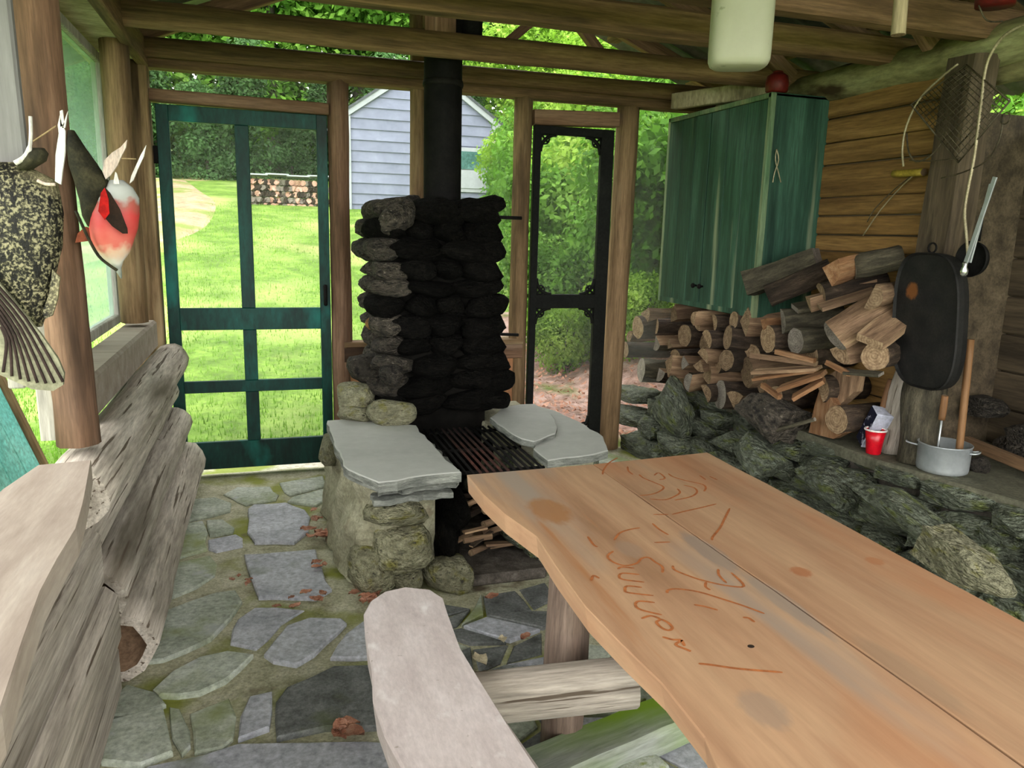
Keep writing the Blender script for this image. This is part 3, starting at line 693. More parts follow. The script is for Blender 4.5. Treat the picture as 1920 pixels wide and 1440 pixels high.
# larger individual stones of the wall
def wstone(px, py, X, s, mat, seed, rot=(0, 0, 0)): return rock('stone', PX(px, py, X), s, mat, wall_stone, seed, rot, slab=True)
wstone(1268, 770, 2.40, (.10, .20, .105), stone_m, 3, (.5, .1, 0)); wstone(1195, 742, 2.48, (.12, .14, .05), stone_m, 5); wstone(1190, 780, 2.44, (.12, .15, .05), stone_m, 2)
wstone(1445, 772, 2.48, (.13, .15, .085), stone_b, 6, (.3, 0, .1)); wstone(1825, 1060, 2.22, (.09, .15, .055), stone_l, 7, (.2, .1, 0)); wstone(1270, 835, 2.36, (.12, .15, .05), stone_m, 8)
wstone(1420, 850, 2.40, (.1, .14, .05), stone_m, 4, (.3, 0, 0)); wstone(1560, 905, 2.40, (.1, .15, .05), stone_m, 1, (.25, 0, 0)); wstone(1690, 955, 2.40, (.09, .2, .045), stone_m, 9, (.2, .1, 0))
# concrete ledge
led = [(2.555, 4.3), (2.55, 3.2), (2.545, 2.6), (2.60, 2.3), (2.68, 2.0), (2.70, .4), (3.35, .4), (3.35, 4.3)]
v, f = slabm(rough_poly(ccw(led), .1, .006, 2), .455, .05, .012); struct(obj('ledge', v, f, ledge_m))
for i in range(16):
    rock('stone', (3.25+rg.uniform(-.06, .06), .9+i*.115, .50+rg.uniform(-.01, .25)), (rg.uniform(.06, .09), rg.uniform(.06, .10), rg.uniform(.03, .06)), stone_b, wall_rec, i, (rg.uniform(-.3, .3),)*3, slab=True)

# ================================================================== SETTING: roof
RX, RZ_, SL = 1.15, 3.05, .40
def roof_z(x): return RZ_-SL*abs(x-RX)
roof = struct(bpy.data.objects.new('ceiling', None)); link(roof); roof.location = (RX, 2, 3.05)
for side in (-1, 1):
    for k in range(6):
        y0, y1 = -1.0+k*1.0, -1.0+k*1.0+1.06
        V, F = [], []; nn = 27
        for i in range(nn):
            y = y0+(y1-y0)*i/(nn-1); cz = .012*math.cos(i*math.pi/2*1.0)
            for x in (RX, RX+side*1.2, RX+side*2.45): V.append(Vector((x, y, roof_z(x)+.07+cz+k*.001)))
        for i in range(nn-1):
            for j in range(2): F.append([i*3+j, i*3+j+1, (i+1)*3+j+1, (i+1)*3+j])
        obj('roof_sheet', V, F, tin, roof, smooth=True)
    for k in range(9):
        y = -.8+k*.68
        plank('rafter', (RX, y, roof_z(RX)-.0), (RX+side*2.4, y, roof_z(RX+side*2.4)), .09, .05, wood_log if k % 3 else post_tan, roof, bev=.004)
    for x in (.5, 1.1, 1.7, 2.25):
        plank('purlin', (RX+side*x, -1, roof_z(RX+side*x)+.05), (RX+side*x, 4.95, roof_z(RX+side*x)+.05), .035, .08, wood_log, roof, bev=.003)
plank('ridge_board', (RX, -1, RZ_-.02), (RX, 4.95, RZ_-.02), .14, .04, wood_log, roof, bev=.004)
# tie beams
def tie(y, z, w, h, mat, label, round_=False, x0=-.8, x1=2.95, seed=0):
    t = thing('tie_beam', ((x0+x1)/2, y, z), label, 'beam')
    if round_: log('log_shaft', (x0, y, z), (x1, y, z), w/2, mat, end_tan, t, seed=seed, wob=.05, rings=20, bow=.01)
    else: plank('beam_timber', (x0, y, z), (x1, y, z), w, h, mat, t, bev=.012, wav=.004, seed=seed)
    return t
tie(3.77, 2.262, .112, .12, wood_log, 'thick peeled-log tie beam passing just in front of the stovepipe', True, seed=61)
tie(3.06, 2.26, .115, .10, wood_log, 'squared tie beam with its middle above the hearth slabs', seed=62)
tie(2.55, 2.26, .12, .09, wood_log, 'squared tie beam running behind the hanging white jug', seed=63)
# king posts and braces in the roof
def strut(p1, p2, w, mat, label, rnd=False):
    t = thing('roof_strut', p1, label, 'strut')
    if rnd: log('strut_shaft', p1, p2, w/2, mat, end_tan, t, seed=int(w*1e3), wob=.04)
    else: plank('strut_timber', p1, p2, w, .05, mat, t, wide=Vector((1, 0, 0)) if abs((Vector(p2)-Vector(p1)).normalized().z) > .7 else Vector((0, 0, 1)))
strut((.825, 3.77, 2.31), (.825, 3.77, 2.90), .15, post_red, 'short red-brown king post standing on the log tie beam')
strut((1.02, 3.95, 2.26), (1.02, 3.95, 2.98), .13, iron, 'black sooty king post standing beside the stovepipe', True)
strut(PY(950, 80, 4.5), PY(1010, 30, 4.5), .05, wood_log, 'slim diagonal brace rising to the right in the open gable')
strut(PY(1125, 100, 4.5), PY(1070, 25, 4.5), .06, wood_log, 'slim diagonal brace rising to the left in the open gable')
strut((2.30, 2.75, 2.60), (2.72, 2.75, 2.22), .07, post_red, 'red-brown diagonal knee brace above the lichened plate log')
strut((2.40, 4.35, 2.20), (2.66, 3.75, 2.20), .09, plate_grn, 'pale corner brace lying above the green cabinet')
strut((2.30, 3.7, 2.56), (2.74, 3.7, 2.25), .08, post_red, 'red-brown brace behind the white jug')

# ================================================================== FIREPLACE
fp = thing('stone_fireplace', (.8, 3.3, 0), 'rough fieldstone fireplace with two slab-topped arms and a sooty chimney stack', 'fireplace')
# cement cores
v, f = slabm(ccw([(.34, 2.95), (.64, 2.95), (.64, 4.05), (.36, 4.05), (.32, 3.3)]), .45, .45, .02); obj('cement_core', v, f, cement, fp)
v, f = slabm(ccw([(1.06, 2.92), (1.33, 2.92), (1.36, 4.1), (1.02, 4.1)]), .45, .45, .02); obj('cement_core', v, f, cement, fp)
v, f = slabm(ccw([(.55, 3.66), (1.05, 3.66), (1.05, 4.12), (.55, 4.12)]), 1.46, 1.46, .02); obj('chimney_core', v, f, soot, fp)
box('hearth_floor', (.86, 3.25, .01), (.44, .95, .05), ash, fp, bev=.01)
def fst(px, py, Y, s, mat, seed, rot=(0, 0, 0)): return rock('stone', PY(px, py, Y), s, mat, fp, seed, rot)
# left arm, front and side
fst(697, 1062, 2.84, (.085, .12, .085), stone_l, 1, (0, 0, .3)); fst(765, 1084, 2.82, (.066, .10, .052), stone_l, 2); fst(838, 1075, 2.80, (.088, .11, .070), stone_l, 3, (0, .1, .2))
fst(752, 1012, 2.86, (.135, .15, .098), stone_l, 5, (0, .05, .1)); fst(745, 955, 2.84, (.125, .14, .06), stone_l, 6, (0, .04, 0))
fst(618, 840, 3.5, (.05, .16, .06), stone_l, 9)
cb_ = [(.235, 3.75), (.235, 3.3), (.255, 3.05), (.30, 2.90), (.40, 2.86), (.60, 2.92), (.62, 3.75)]; ct_ = [(.285, 3.72), (.300, 3.2), (.325, 2.95), (.36, 2.80), (.42, 2.775), (.60, 2.80), (.62, 3.72)]
cb_, ct_ = [[(a[0]+(b_[0]-a[0])*k/5, a[1]+(b_[1]-a[1])*k/5) for a, b_ in zip(P_, P_[1:]+P_[:1]) for k in range(5)] for P_ in (cb_, ct_)]
V, F = [], []; n = len(cb_)
for k in range(11):
    t = k/10
    for (a, b_) in zip(cb_, ct_):
        x, y, z = a[0]+(b_[0]-a[0])*t, a[1]+(b_[1]-a[1])*t, .455*t; q = .045*noise.noise(Vector((x*7, y*7, z*7)))+.02*noise.noise(Vector((x*19, y*19, z*19)))
        V.append(Vector((x-q, y-q*.6, z)))
for k in range(10):
    for j in range(n): F.append([k*n+j, (k+1)*n+j, (k+1)*n+(j+1) % n, k*n+(j+1) % n])
F.append([10*n+j for j in range(n)][::-1]); obj('cement_mass', V, F, cement, fp, smooth=True)
fst(830, 1000, 3.05, (.06, .24, .12), soot, 4); fst(850, 950, 3.05, (.06, .24, .08), soot, 6)
# layered slates just below the left slab
for i, (z, a, b, dy) in enumerate([(.475, .36, .70, 0), (.445, .38, .69, .02), (.415, .37, .67, .0)]):
    poly = rough_poly(ccw([(a, 2.70+dy), (b, 2.745+dy), (b-.02, 3.25), (a-.02, 3.25)]), .03, .016, 70+i)
    v, f = slabm(poly, z, .022, .004); obj('slate_layer', v, f, slab_e, fp)
def top_slab(px, z, th, seed, nm='hearth_slab', amp=.007):
    poly = rough_poly(ccw([(p.x, p.y) for p in (PZ(x, y, z) for x, y in px)]), .06, amp, seed)
    v, f = slabm(poly, z, th, .006)
    n = len(poly); mi = [0]*(1+n)+[1]*n+[1]
    return obj(nm, v, f, [slab_m, slab_e], fp, mi)
top_slab([(612,788),(655,785),(720,792),(778,797),(800,822),(828,848),(838,862),(868,884),(800,890),(712,905),(650,880),(632,840)], .505, .04, 1)
top_slab([(918,783),(945,762),(978,757),(1002,757),(1035,775),(1045,800),(1040,812),(1000,828),(960,815)], .515, .03, 2)
top_slab([(1000,760),(1040,770),(1085,790),(1132,818),(1140,845),(1110,852),(1060,858),(1025,862),(1000,842),(1005,828),(1040,815),(1035,790)], .495, .035, 3)
for i in range(9):   # right arm stones
    rock('stone', (1.05+.04*(i % 3), 3.0+.11*i, .12+.11*(i % 3)), (.10, .13, .07), soot if i % 2 else stone_m, fp, i, (0, 0, i))
for i in range(8): rock('stone', (1.36, 2.95+.14*i, .10+.13*(i % 3)), (.08, .13, .08), stone_m, fp, i+3, (0, 0, i*.3))
for i in range(3): rock('stone', (1.10+.12*i, 2.92, .14+.1*(i % 2)), (.1, .09, .1), stone_m, fp, i+5)
# chimney stack courses: left and right edges follow the photographed outline
rg = random.Random(5)
lft = [(780, 700), (745, 690), (700, 700), (660, 700), (628, 694), (600, 690), (560, 694), (520, 700), (485, 688), (455, 682), (425, 700), (400, 712)]
rgt = [(780, 948), (745, 945), (715, 950), (690, 957), (650, 940), (610, 942), (560, 937), (520, 932), (490, 936), (455, 938), (420, 926), (385, 940)]
SY = 3.62
zc = .52; k = 0
zcs = []
while zc < 1.53:
    h = rg.uniform(.075, .10); zcs.append((zc, h)); zc += h
def xat(tab, z):
    P = [PY(x, y, SY+.1) for y, x in tab]
    best = sorted(P, key=lambda p: abs(p.z-z))[:2]; return (best[0].x+best[1].x)/2
for k, (z0, h) in enumerate(zcs):
    zm = z0+h/2; xl, xr = xat(lft, zm)+rg.uniform(-.012, .012), xat(rgt, zm)+rg.uniform(-.012, .012)
    # front faces
    x = xl+rg.uniform(.08, .20); n = rg.randint(2, 3); w = (xr-.06-x)/n
    for i in range(n):
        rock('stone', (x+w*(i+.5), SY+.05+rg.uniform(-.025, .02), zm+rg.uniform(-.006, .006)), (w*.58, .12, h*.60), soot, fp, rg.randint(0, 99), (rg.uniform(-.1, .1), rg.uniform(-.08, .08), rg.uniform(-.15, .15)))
    # left return
    for i in range(3):
        m_ = stone_b if zm > .62 else stone_l
        if abs(zm-.955) < .04 and i == 1: m_ = stone_o
        if i == 0 and rg.random() < .3: m_ = soot
        rock('stone', (xl+.085+rg.uniform(-.006, .01), SY+.06+.17*i+rg.uniform(-.02, .02), zm), (.098, .105, h*.58), m_, fp, rg.randint(0, 99), (rg.uniform(-.1, .1), rg.uniform(-.12, .12), rg.uniform(-.2, .2)))
    for i in range(3):
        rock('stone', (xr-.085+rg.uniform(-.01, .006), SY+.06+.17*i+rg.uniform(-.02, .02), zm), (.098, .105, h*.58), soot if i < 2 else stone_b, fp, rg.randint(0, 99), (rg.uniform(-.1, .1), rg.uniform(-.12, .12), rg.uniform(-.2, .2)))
    for i in range(3): rock('stone', (xl+.12+.2*i, 4.12, zm), (.12, .08, h*.56), stone_b, fp, rg.randint(0, 99))
# top stones and shoulder stones
fst(742, 412, 3.62, (.085, .10, .072), stone_b, 4, (0, -.3, 0)); fst(722, 402, 3.85, (.07, .08, .05), stone_b, 2); fst(905, 388, 3.66, (.10, .10, .045), soot, 3, (0, -.25, 0)); fst(835, 402, 3.60, (.09, .09, .06), soot, 6)
fst(690, 690, 3.78, (.09, .1, .075), stone_b, 3); fst(668, 742, 3.72, (.105, .12, .07), stone_l, 5); fst(735, 772, 3.50, (.105, .09, .055), stone_l, 1); fst(672, 775, 3.62, (.085, .09, .045), stone_l, 8); fst(735, 705, 3.56, (.06, .09, .05), stone_b, 2)
# stovepipe and pot-hook bar
v, f = lathe((.885, 3.95, 1.42), [(.100, 0), (.095, .03), (.095, 1.75), (.095, 2.1)], 24); obj('stovepipe', v, f, iron, fp, smooth=True)
v, f = lathe((.885, 3.95, 2.10), [(.099, 0), (.102, .012), (.099, .03)], 24); obj('pipe_collar', v, f, iron, fp, smooth=True)
fst(772, 385, 3.95, (.05, .06, .05), stone_b, 3)
tube('pot_bar', [PY(900, 406, 3.75), PY(978, 409, 3.75)], .009, iron, fp)
tube('pot_bar', [PY(925, 626, 3.75), PY(972, 628, 3.75)], .008, iron, fp)
# grate
gr = thing('fire_grate', (.86, 3.05, .45), 'rusty cooking grate laid between the two hearth arms', 'grate')
for i in range(14):
    x = .675+i*.029; tube('grate_bar', [(x, 2.80, .462), (x, 3.50, .462)], .006, rust if 3 < i < 9 else iron, gr, n=6)
for y in (2.84, 3.15, 3.46): tube('cross_bar', [(.655, y, .452), (1.075, y, .452)], .008, iron, gr, n=6)
# kindling below the grate
for i in range(22):
    a = rg.uniform(-.5, .9); x, y = rg.uniform(.72, .98), rg.uniform(2.86, 3.15); z = .045+.011*i
    L = rg.uniform(.10, .17); dx, dy = L*math.cos(a), L*math.sin(a)
    o = log('kindling_stick', (x-dx*.5, y-dy*.5, z), (x+dx*.5, y+dy*.5, z+rg.uniform(-.03, .06)), rg.uniform(.009, .017), split_m if i % 3 else bark_d, end_tan, kind='slat' if i % 2 else 'round', seed=i, rings=3)
    tag(o, 'thin stick of kindling heaped under the hearth grate', 'kindling', 'kindling under the grate')

# ================================================================== TABLE
tb = thing('dining_table', (.9, 1.2, 0), 'long orange-brown plank table with carved lettering and a live edge', 'table')
TZ = .74
edge = [(875,890),(905,925),(945,962),(1005,1005),(1039,1057),(1095,1136),(1162,1204),(1237,1279),(1320,1384),(1345,1440)]
pe = [(p.x, p.y) for p in (PZ(x, y, TZ) for x, y in edge)]
seamx = lambda y: .905+.01*math.sin(y*2)
back = PZ(875, 890, TZ).y
p1 = [(x, y) for x, y in pe] + [(.525, .45), (.53, -.25), (seamx(-.25)-.002, -.25), (seamx(.8)-.002, .8), (seamx(back)-.002, back+.012)]
rt = [PZ(1325, 848, TZ), PZ(1500, 940, TZ), PZ(1700, 1048, TZ), PZ(1920, 1165, TZ)]
p2 = [(seamx(back)+.002, back+.012)] + [(p.x, p.y) for p in rt] + [(1.28, .4), (1.28, -.25), (seamx(-.25)+.002, -.25), (seamx(.8)+.002, .8)]
for k, p in enumerate((p1, p2)):
    poly = rough_poly(ccw(p), .15, .0015, k); v, f = slabm(poly, TZ, .048, .003, und=.012 if k == 0 else 0)
    n = len(poly); obj('table_plank', v, f, table_w, tb)
knot_d = M('knot_hole', ['1c120b', '2a1a10'], ns=9, bump=0)
stain_px = [(1030, 957, .052, .095, '93602f', .7), (1502, 1072, .022, .026, '95552e', .65), (1640, 1052, .02, .022, '9a5a30', .5), (1432, 1330, .035, .05, '7a7066', .4),
            (1330, 1035, .03, .12, '77716a', .6), (1470, 1130, .025, .14, '7d756c', .6), (1240, 925, .05, .03, '8a7156', .4), (1180, 1030, .03, .05, '8f7d6c', .4), (1700, 1260, .03, .12, '86705a', .45)]
for k, pl_ in enumerate([o_ for o_ in tb.children if o_.name.startswith('table_plank')]):
    pl_.data.materials[0] = stained(table_w, f'table_wood_plank_{k}', [(tuple(PZ(a, b, TZ)-pl_.location), (sx_, sy_, .1), c_, st_) for (a, b, sx_, sy_, c_, st_) in stain_px])
v, f = slabm([(PZ(1408, 1212, TZ).x+.006*math.cos(q), PZ(1408, 1212, TZ).y+.005*math.sin(q)) for q in [2*math.pi*k/12 for k in range(12)]], TZ+.0006, .002, .0003)
obj('nail_hole', v, f, knot_d, tb)
# carved strokes
def crop(pts, ox, oy, s): return [(ox+x/s, oy+y/s) for x, y in pts]
A = lambda *p: crop(p, 1080, 980, 4.571)
B = lambda *p: crop(p, 1120, 850, 6.0)
strokes = [
 A((320,245),(270,290),(320,340),(420,370),(520,350),(560,310),(620,300),(680,340),(740,380),(740,430)),
 A((360,400),(390,382),(500,392)), A((545,447),(400,435),(370,465),(410,490),(585,512)), A((565,557),(440,545),(420,580),(450,602),(665,627)),
 A((675,687),(540,675),(510,710),(560,750),(735,792)), A((560,825),(640,800),(720,830),(690,855),(730,900),(790,925),(825,905),(790,860),(725,828)),
 A((740,980),(830,1005),(905,1008),(855,1048),(950,1090),(985,1105)), A((905,1008),(930,1060)),
 A((780,605),(790,580),(870,570),(1050,595),(1250,655),(1450,720),(1615,782)), A((1010,705),(1100,720),(1215,752)),
 A((830,370),(850,410),(1000,470),(1100,500),(1280,540),(1440,545),(1330,430)), A((1220,400),(1225,450),(1290,520)), A((1115,510),(1110,550),(1150,580)),
 A((1050,1210),(1150,1220),(1400,1255),(1770,1285)), A((1430,815),(1480,820),(1530,855)), A((130,500),(150,455),(200,480)), A((100,120),(150,190),(185,210)),
 B((470,240),(520,280),(640,330),(745,380),(700,430),(600,465),(480,475)), B((900,400),(930,440),(880,480),(760,525),(590,515)),
 B((800,230),(850,265),(1000,310),(1180,350),(1220,390),(1200,430)), B((970,360),(1090,390),(1120,440),(1050,490),(870,530)),
 B((340,150),(350,200),(400,240)), B((1490,620),(1430,740),(1380,840),(1300,940),(1290,980)), B((840,690),(1000,650),(1180,610),(1340,570)),
 B((190,980),(250,900),(360,860),(480,840)), B((60,240),(70,190),(130,110),(230,50)), B((640,250),(690,220),(760,280),(700,300)), B((1150,250),(1220,300)), B((1260,260),(1350,300)),
 B((630,690),(800,690)), B((620,790),(700,860),(800,920)), B((640,1005),(820,1000)),
]
V, F = [], []
for st in strokes:
    path = smooth_path([PZ(x, y, TZ) for x, y in st], 4); n0 = len(V); N = len(path)
    for i, p in enumerate(path):
        a, b = path[max(0, i-1)], path[min(N-1, i+1)]; d = (b-a).normalized(); nrm = Vector((-d.y, d.x, 0)); wd = .0028*(.55 if i in (0, N-1) else 1)
        V += [p+nrm*wd+Vector((0, 0, .0006)), p-nrm*wd+Vector((0, 0, .0006))]
    F += [[n0+2*i, n0+2*i+1, n0+2*i+3, n0+2*i+2] for i in range(N-1)]
obj('carved_lettering', V, F, carve, tb)['label'] = 'scratched carving and script lettering'
# table legs and bearers
for (x, y) in ((.735, 1.74), (1.13, 1.74), (.735, .2), (1.13, .2)):
    log('leg', (x, y, 0), (x+.01, y, .66), .060, leg_wood, end_tan, tb, seed=int(x*100), wob=.05, rings=10)
for y in (1.74, .2): log('bearer', (.58, y, .672), (1.25, y, .672), .026, wood_log, end_tan, tb, seed=3, kind='square')

# ================================================================== BENCH and its supports
BZ = .42
bl = [(760,1098),(722,1106),(697,1122),(680,1148),(684,1190),(697,1250),(700,1310),(722,1375),(757,1440)]
br = [(805,1102),(828,1118),(838,1145),(862,1210),(900,1270),(945,1340),(1015,1440)]
L_ = [(p.x, p.y) for p in (PZ(x, y, BZ) for x, y in bl)]; Rr = [(p.x, p.y) for p in (PZ(x, y, BZ) for x, y in br)]
poly = L_ + [(.225, .9), (.21, .2), (.46, .2), (.465, .9)] + Rr[::-1]
bn = thing('bench', (.33, 1.1, 0), 'round-ended pale grey plank bench beside the table', 'bench')
v, f = slabm(rough_poly(ccw(poly), .09, .002, 8), BZ, .075, .012, und=.02); obj('bench_seat', v, f, bench_w, bn)
log('crosspiece', (.30, 1.63, .285), (.845, 1.555, .300), .064, wood_grey, end_grey, bn, seed=77, wob=.02, rings=6)['label'] = 'short weathered log carrying the bench seat'
log('leg', (.33, 1.66, 0), (.33, 1.63, .30), .07, wood_grey, end_grey, bn, seed=78); log('leg', (.34, .45, 0), (.34, .45, .35), .07, wood_grey, end_grey, bn, seed=79)
mossy = M('mossy_floor_timber', ['6b7066', '8a8f86', '9a9f95'], (1, 1, .1), 9, bump=.3, rnd=0, spots=[('6f8f22', 2.6, .42, .6, (1, 1, .4))])
o = plank('floor_timber', (.45, 1.56, .045), (1.30, 1.77, .05), .085, .14, mossy, bev=.012, wav=.004)
tag(o, 'flat green-mossed timber lying on the floor under the table', 'timber')
o = rock('floor_stone', (.84, 1.585, .012), (.125, .085, .028), slate, None, 4); tag(o, 'smooth rounded grey stone half buried beside the mossy timber', 'stone')

# ================================================================== CABINET
cb = thing('wall_cabinet', (2.65, 4.0, .98), 'worn dark green two-door wall cabinet', 'cabinet')
X0, X1, Y0, Y1, Z0, Z1 = 2.475, 2.83, 3.475, 4.515, .985, 2.125
box('side_panel', ((X0+X1)/2+.01, Y0+.01, (Z0+Z1)/2), (X1-X0-.02, .02, Z1-Z0), green_p, cb); box('side_panel', ((X0+X1)/2+.01, Y1-.01, (Z0+Z1)/2), (X1-X0-.02, .02, Z1-Z0), green_p, cb)
box('top_panel', ((X0+X1)/2, (Y0+Y1)/2, Z1-.008), (X1-X0, Y1-Y0, .02), green_p, cb); box('bottom_panel', ((X0+X1)/2, (Y0+Y1)/2, Z0+.01), (X1-X0, Y1-Y0-.04, .02), green_p, cb)
box('back_panel', (X1-.006, (Y0+Y1)/2, (Z0+Z1)/2), (.012, Y1-Y0-.05, Z1-Z0-.04), green_p, cb)
ym = 3.475+.545
for (a, b, s) in ((Y0+.022, ym-.003, 1), (ym+.003, Y1-.022, -1)):
    d = box('door', (X0+.012, (a+b)/2, (Z0+Z1)/2), (.022, b-a, Z1-Z0-.05), green_p, cb, bev=.003)
    nb = 3
    for i in range(nb):
        w = (b-a)/nb; bo = box('door_board', (X0-.003, a+w*(i+.5), (Z0+Z1)/2), (.012, w-.004, Z1-Z0-.056), green_p, None, bev=.003); bo.parent = d; bo.matrix_parent_inverse = d.matrix_basis.inverted()
    kb = [(.006, 0), (.006, .012), (.014, .018), (.015, .028), (.008, .034)]
    v, f = lathe((0, 0, 0), kb, 12); v = [Vector((X0-.009-p.z, (ym+(-.035 if s > 0 else .035))+p.x, 1.115+p.y)) for p in v]
    ko = obj('knob', v, f, iron, None, smooth=True); ko.parent = d; ko.matrix_parent_inverse = d.matrix_basis.inverted()
for (y, w) in ((Y0+.010, .028), (Y1-.010, .028)): box('edge_strip', (X0+.005, y, (Z0+Z1)/2), (.03, w, Z1-Z0), green_e, cb, bev=.003)
box('edge_strip', (X0+.005, (Y0+Y1)/2, Z1-.012), (.03, Y1-Y0, .026), green_e, cb, bev=.003); box('edge_strip', (X0+.006, (Y0+Y1)/2, Z0+.018), (.03, Y1-Y0, .034), green_p, cb, bev=.003)
# hanging hook on its side
hk = thing('wire_hook', (2.52, 3.455, 1.75), 'bright bent wire hook hanging on the side of the green cabinet', 'hook')
tube('hook_wire', smooth_path([PY(1456, 280, 3.455), PY(1460, 300, 3.455), PY(1452, 325, 3.455), PY(1449, 342, 3.455)], 3), .003, wire_lt, hk, n=6)
tube('hook_wire', smooth_path([PY(1456, 280, 3.455), PY(1454, 300, 3.455), PY(1460, 325, 3.455), PY(1464, 342, 3.455)], 3), .003, wire_lt, hk, n=6)
# red can on top
rc = thing('red_can', (2.53, 3.53, 2.125), 'small red enamel can standing on top of the green cabinet', 'can')
v, f = lathe((2.525, 3.52, 2.126), [(.04, 0), (.055, .012), (.058, .05), (.052, .085), (.03, .10)], 20); obj('can_body', v, f, red_en, rc, smooth=True)
v, f = lathe((2.525, 3.52, 2.222), [(.026, 0), (.026, .012), (.01, .018)], 16); obj('can_lid', v, f, red_en, rc, smooth=True)

# ================================================================== FIREWOOD
FW = 'firewood stacked under and beside the cabinet'
def fw(x1, y1, X1, x2, y2, X2, r, kind, mats, label, seed, roll=0.0, name='firewood_log', taper=1.0):
    p1, p2 = PX(x1, y1, X1), PX(x2, y2, X2)
    side, end, face = {'bark': (bark_d, end_tan, split_m), 'grey': (bark_g, end_grey, split_m), 'split': (split_m, end_tan, split_m), 'org': (split_o, split_o, split_o), 'barkg': (bark_d, end_grey, split_m)}[mats]
    o = log(name, p1, p2, r, side, end, None, kind, seed, taper=taper, wob=.07, roll=roll, rings=5, face=face if kind in ('wedge', 'half') else None)
    return tag(o, label, 'firewood', label)
Lr = 'round barked firewood log with its sawn end showing, stacked below the cabinet'
Ls = 'split firewood wedge stacked below the cabinet'
# (face x, y px ; radius m ; kind ; mats)
ends = [(1196,614,.082,'round','bark'),(1214,590,.055,'wedge','split'),(1262,588,.060,'wedge','split'),(1202,693,.083,'round','grey'),(1231,650,.060,'wedge','grey'),
 (1256,686,.070,'wedge','split'),(1254,645,.040,'wedge','split'),(1283,628,.068,'round','bark'),(1281,681,.048,'wedge','barkg'),(1290,716,.065,'half','barkg'),(1327,634,.062,'half','bark'),
 (1319,665,.058,'half','split'),(1329,701,.075,'wedge','split'),(1364,632,.070,'round','bark'),(1350,741,.085,'round','barkg'),(1325,736,.055,'half','bark'),
 (1400,603,.066,'wedge','split'),(1401,700,.085,'round','split'),(1172,657,.055,'round','bark'),(1232,612,.055,'half','bark'),(1362,676,.062,'round','bark'),(1378,742,.06,'wedge','bark'),
 (1239,706,.05,'wedge','barkg'),(1310,690,.045,'wedge','bark'),(1340,603,.05,'half','bark'),(1300,596,.045,'half','bark'),(1376,600,.048,'round','bark'),(1180,632,.05,'half','bark')]
for i, (x, y, r, kd, mt) in enumerate(ends):
    Xf = 2.42+.075*((i*7) % 5)/4; p = PX(x, y, Xf); q = p+Vector((.34, rng.uniform(-.09, .09), rng.uniform(-.03, .03)))
    side, end, face = {'bark': (bark_d, end_tan, split_m), 'grey': (bark_g, end_grey, split_m), 'split': (split_m, end_tan, split_m), 'barkg': (bark_d, end_grey, split_m)}[mt]
    o = log('firewood_log', p, q, r, side, end, None, kd, 200+i, wob=.08, roll=rng.uniform(0, 6.28), rings=4, face=face if kd in ('wedge', 'half') else None)
    row = 'in the row touching the cabinet bottom' if y < 622 else ('in the middle row below the cabinet' if y < 685 else 'in the bottom row on the mossy stones')
    knd = {'round': 'round', 'half': 'half-round', 'wedge': 'wedge-split'}[kd]; tone = {'bark': 'brown-barked', 'grey': 'grey-barked', 'split': 'bare tan', 'barkg': 'grey-ended'}[mt]
    tag(o, f'{tone} {knd} firewood log {row}', 'firewood', f'{tone} {knd} logs {row}')
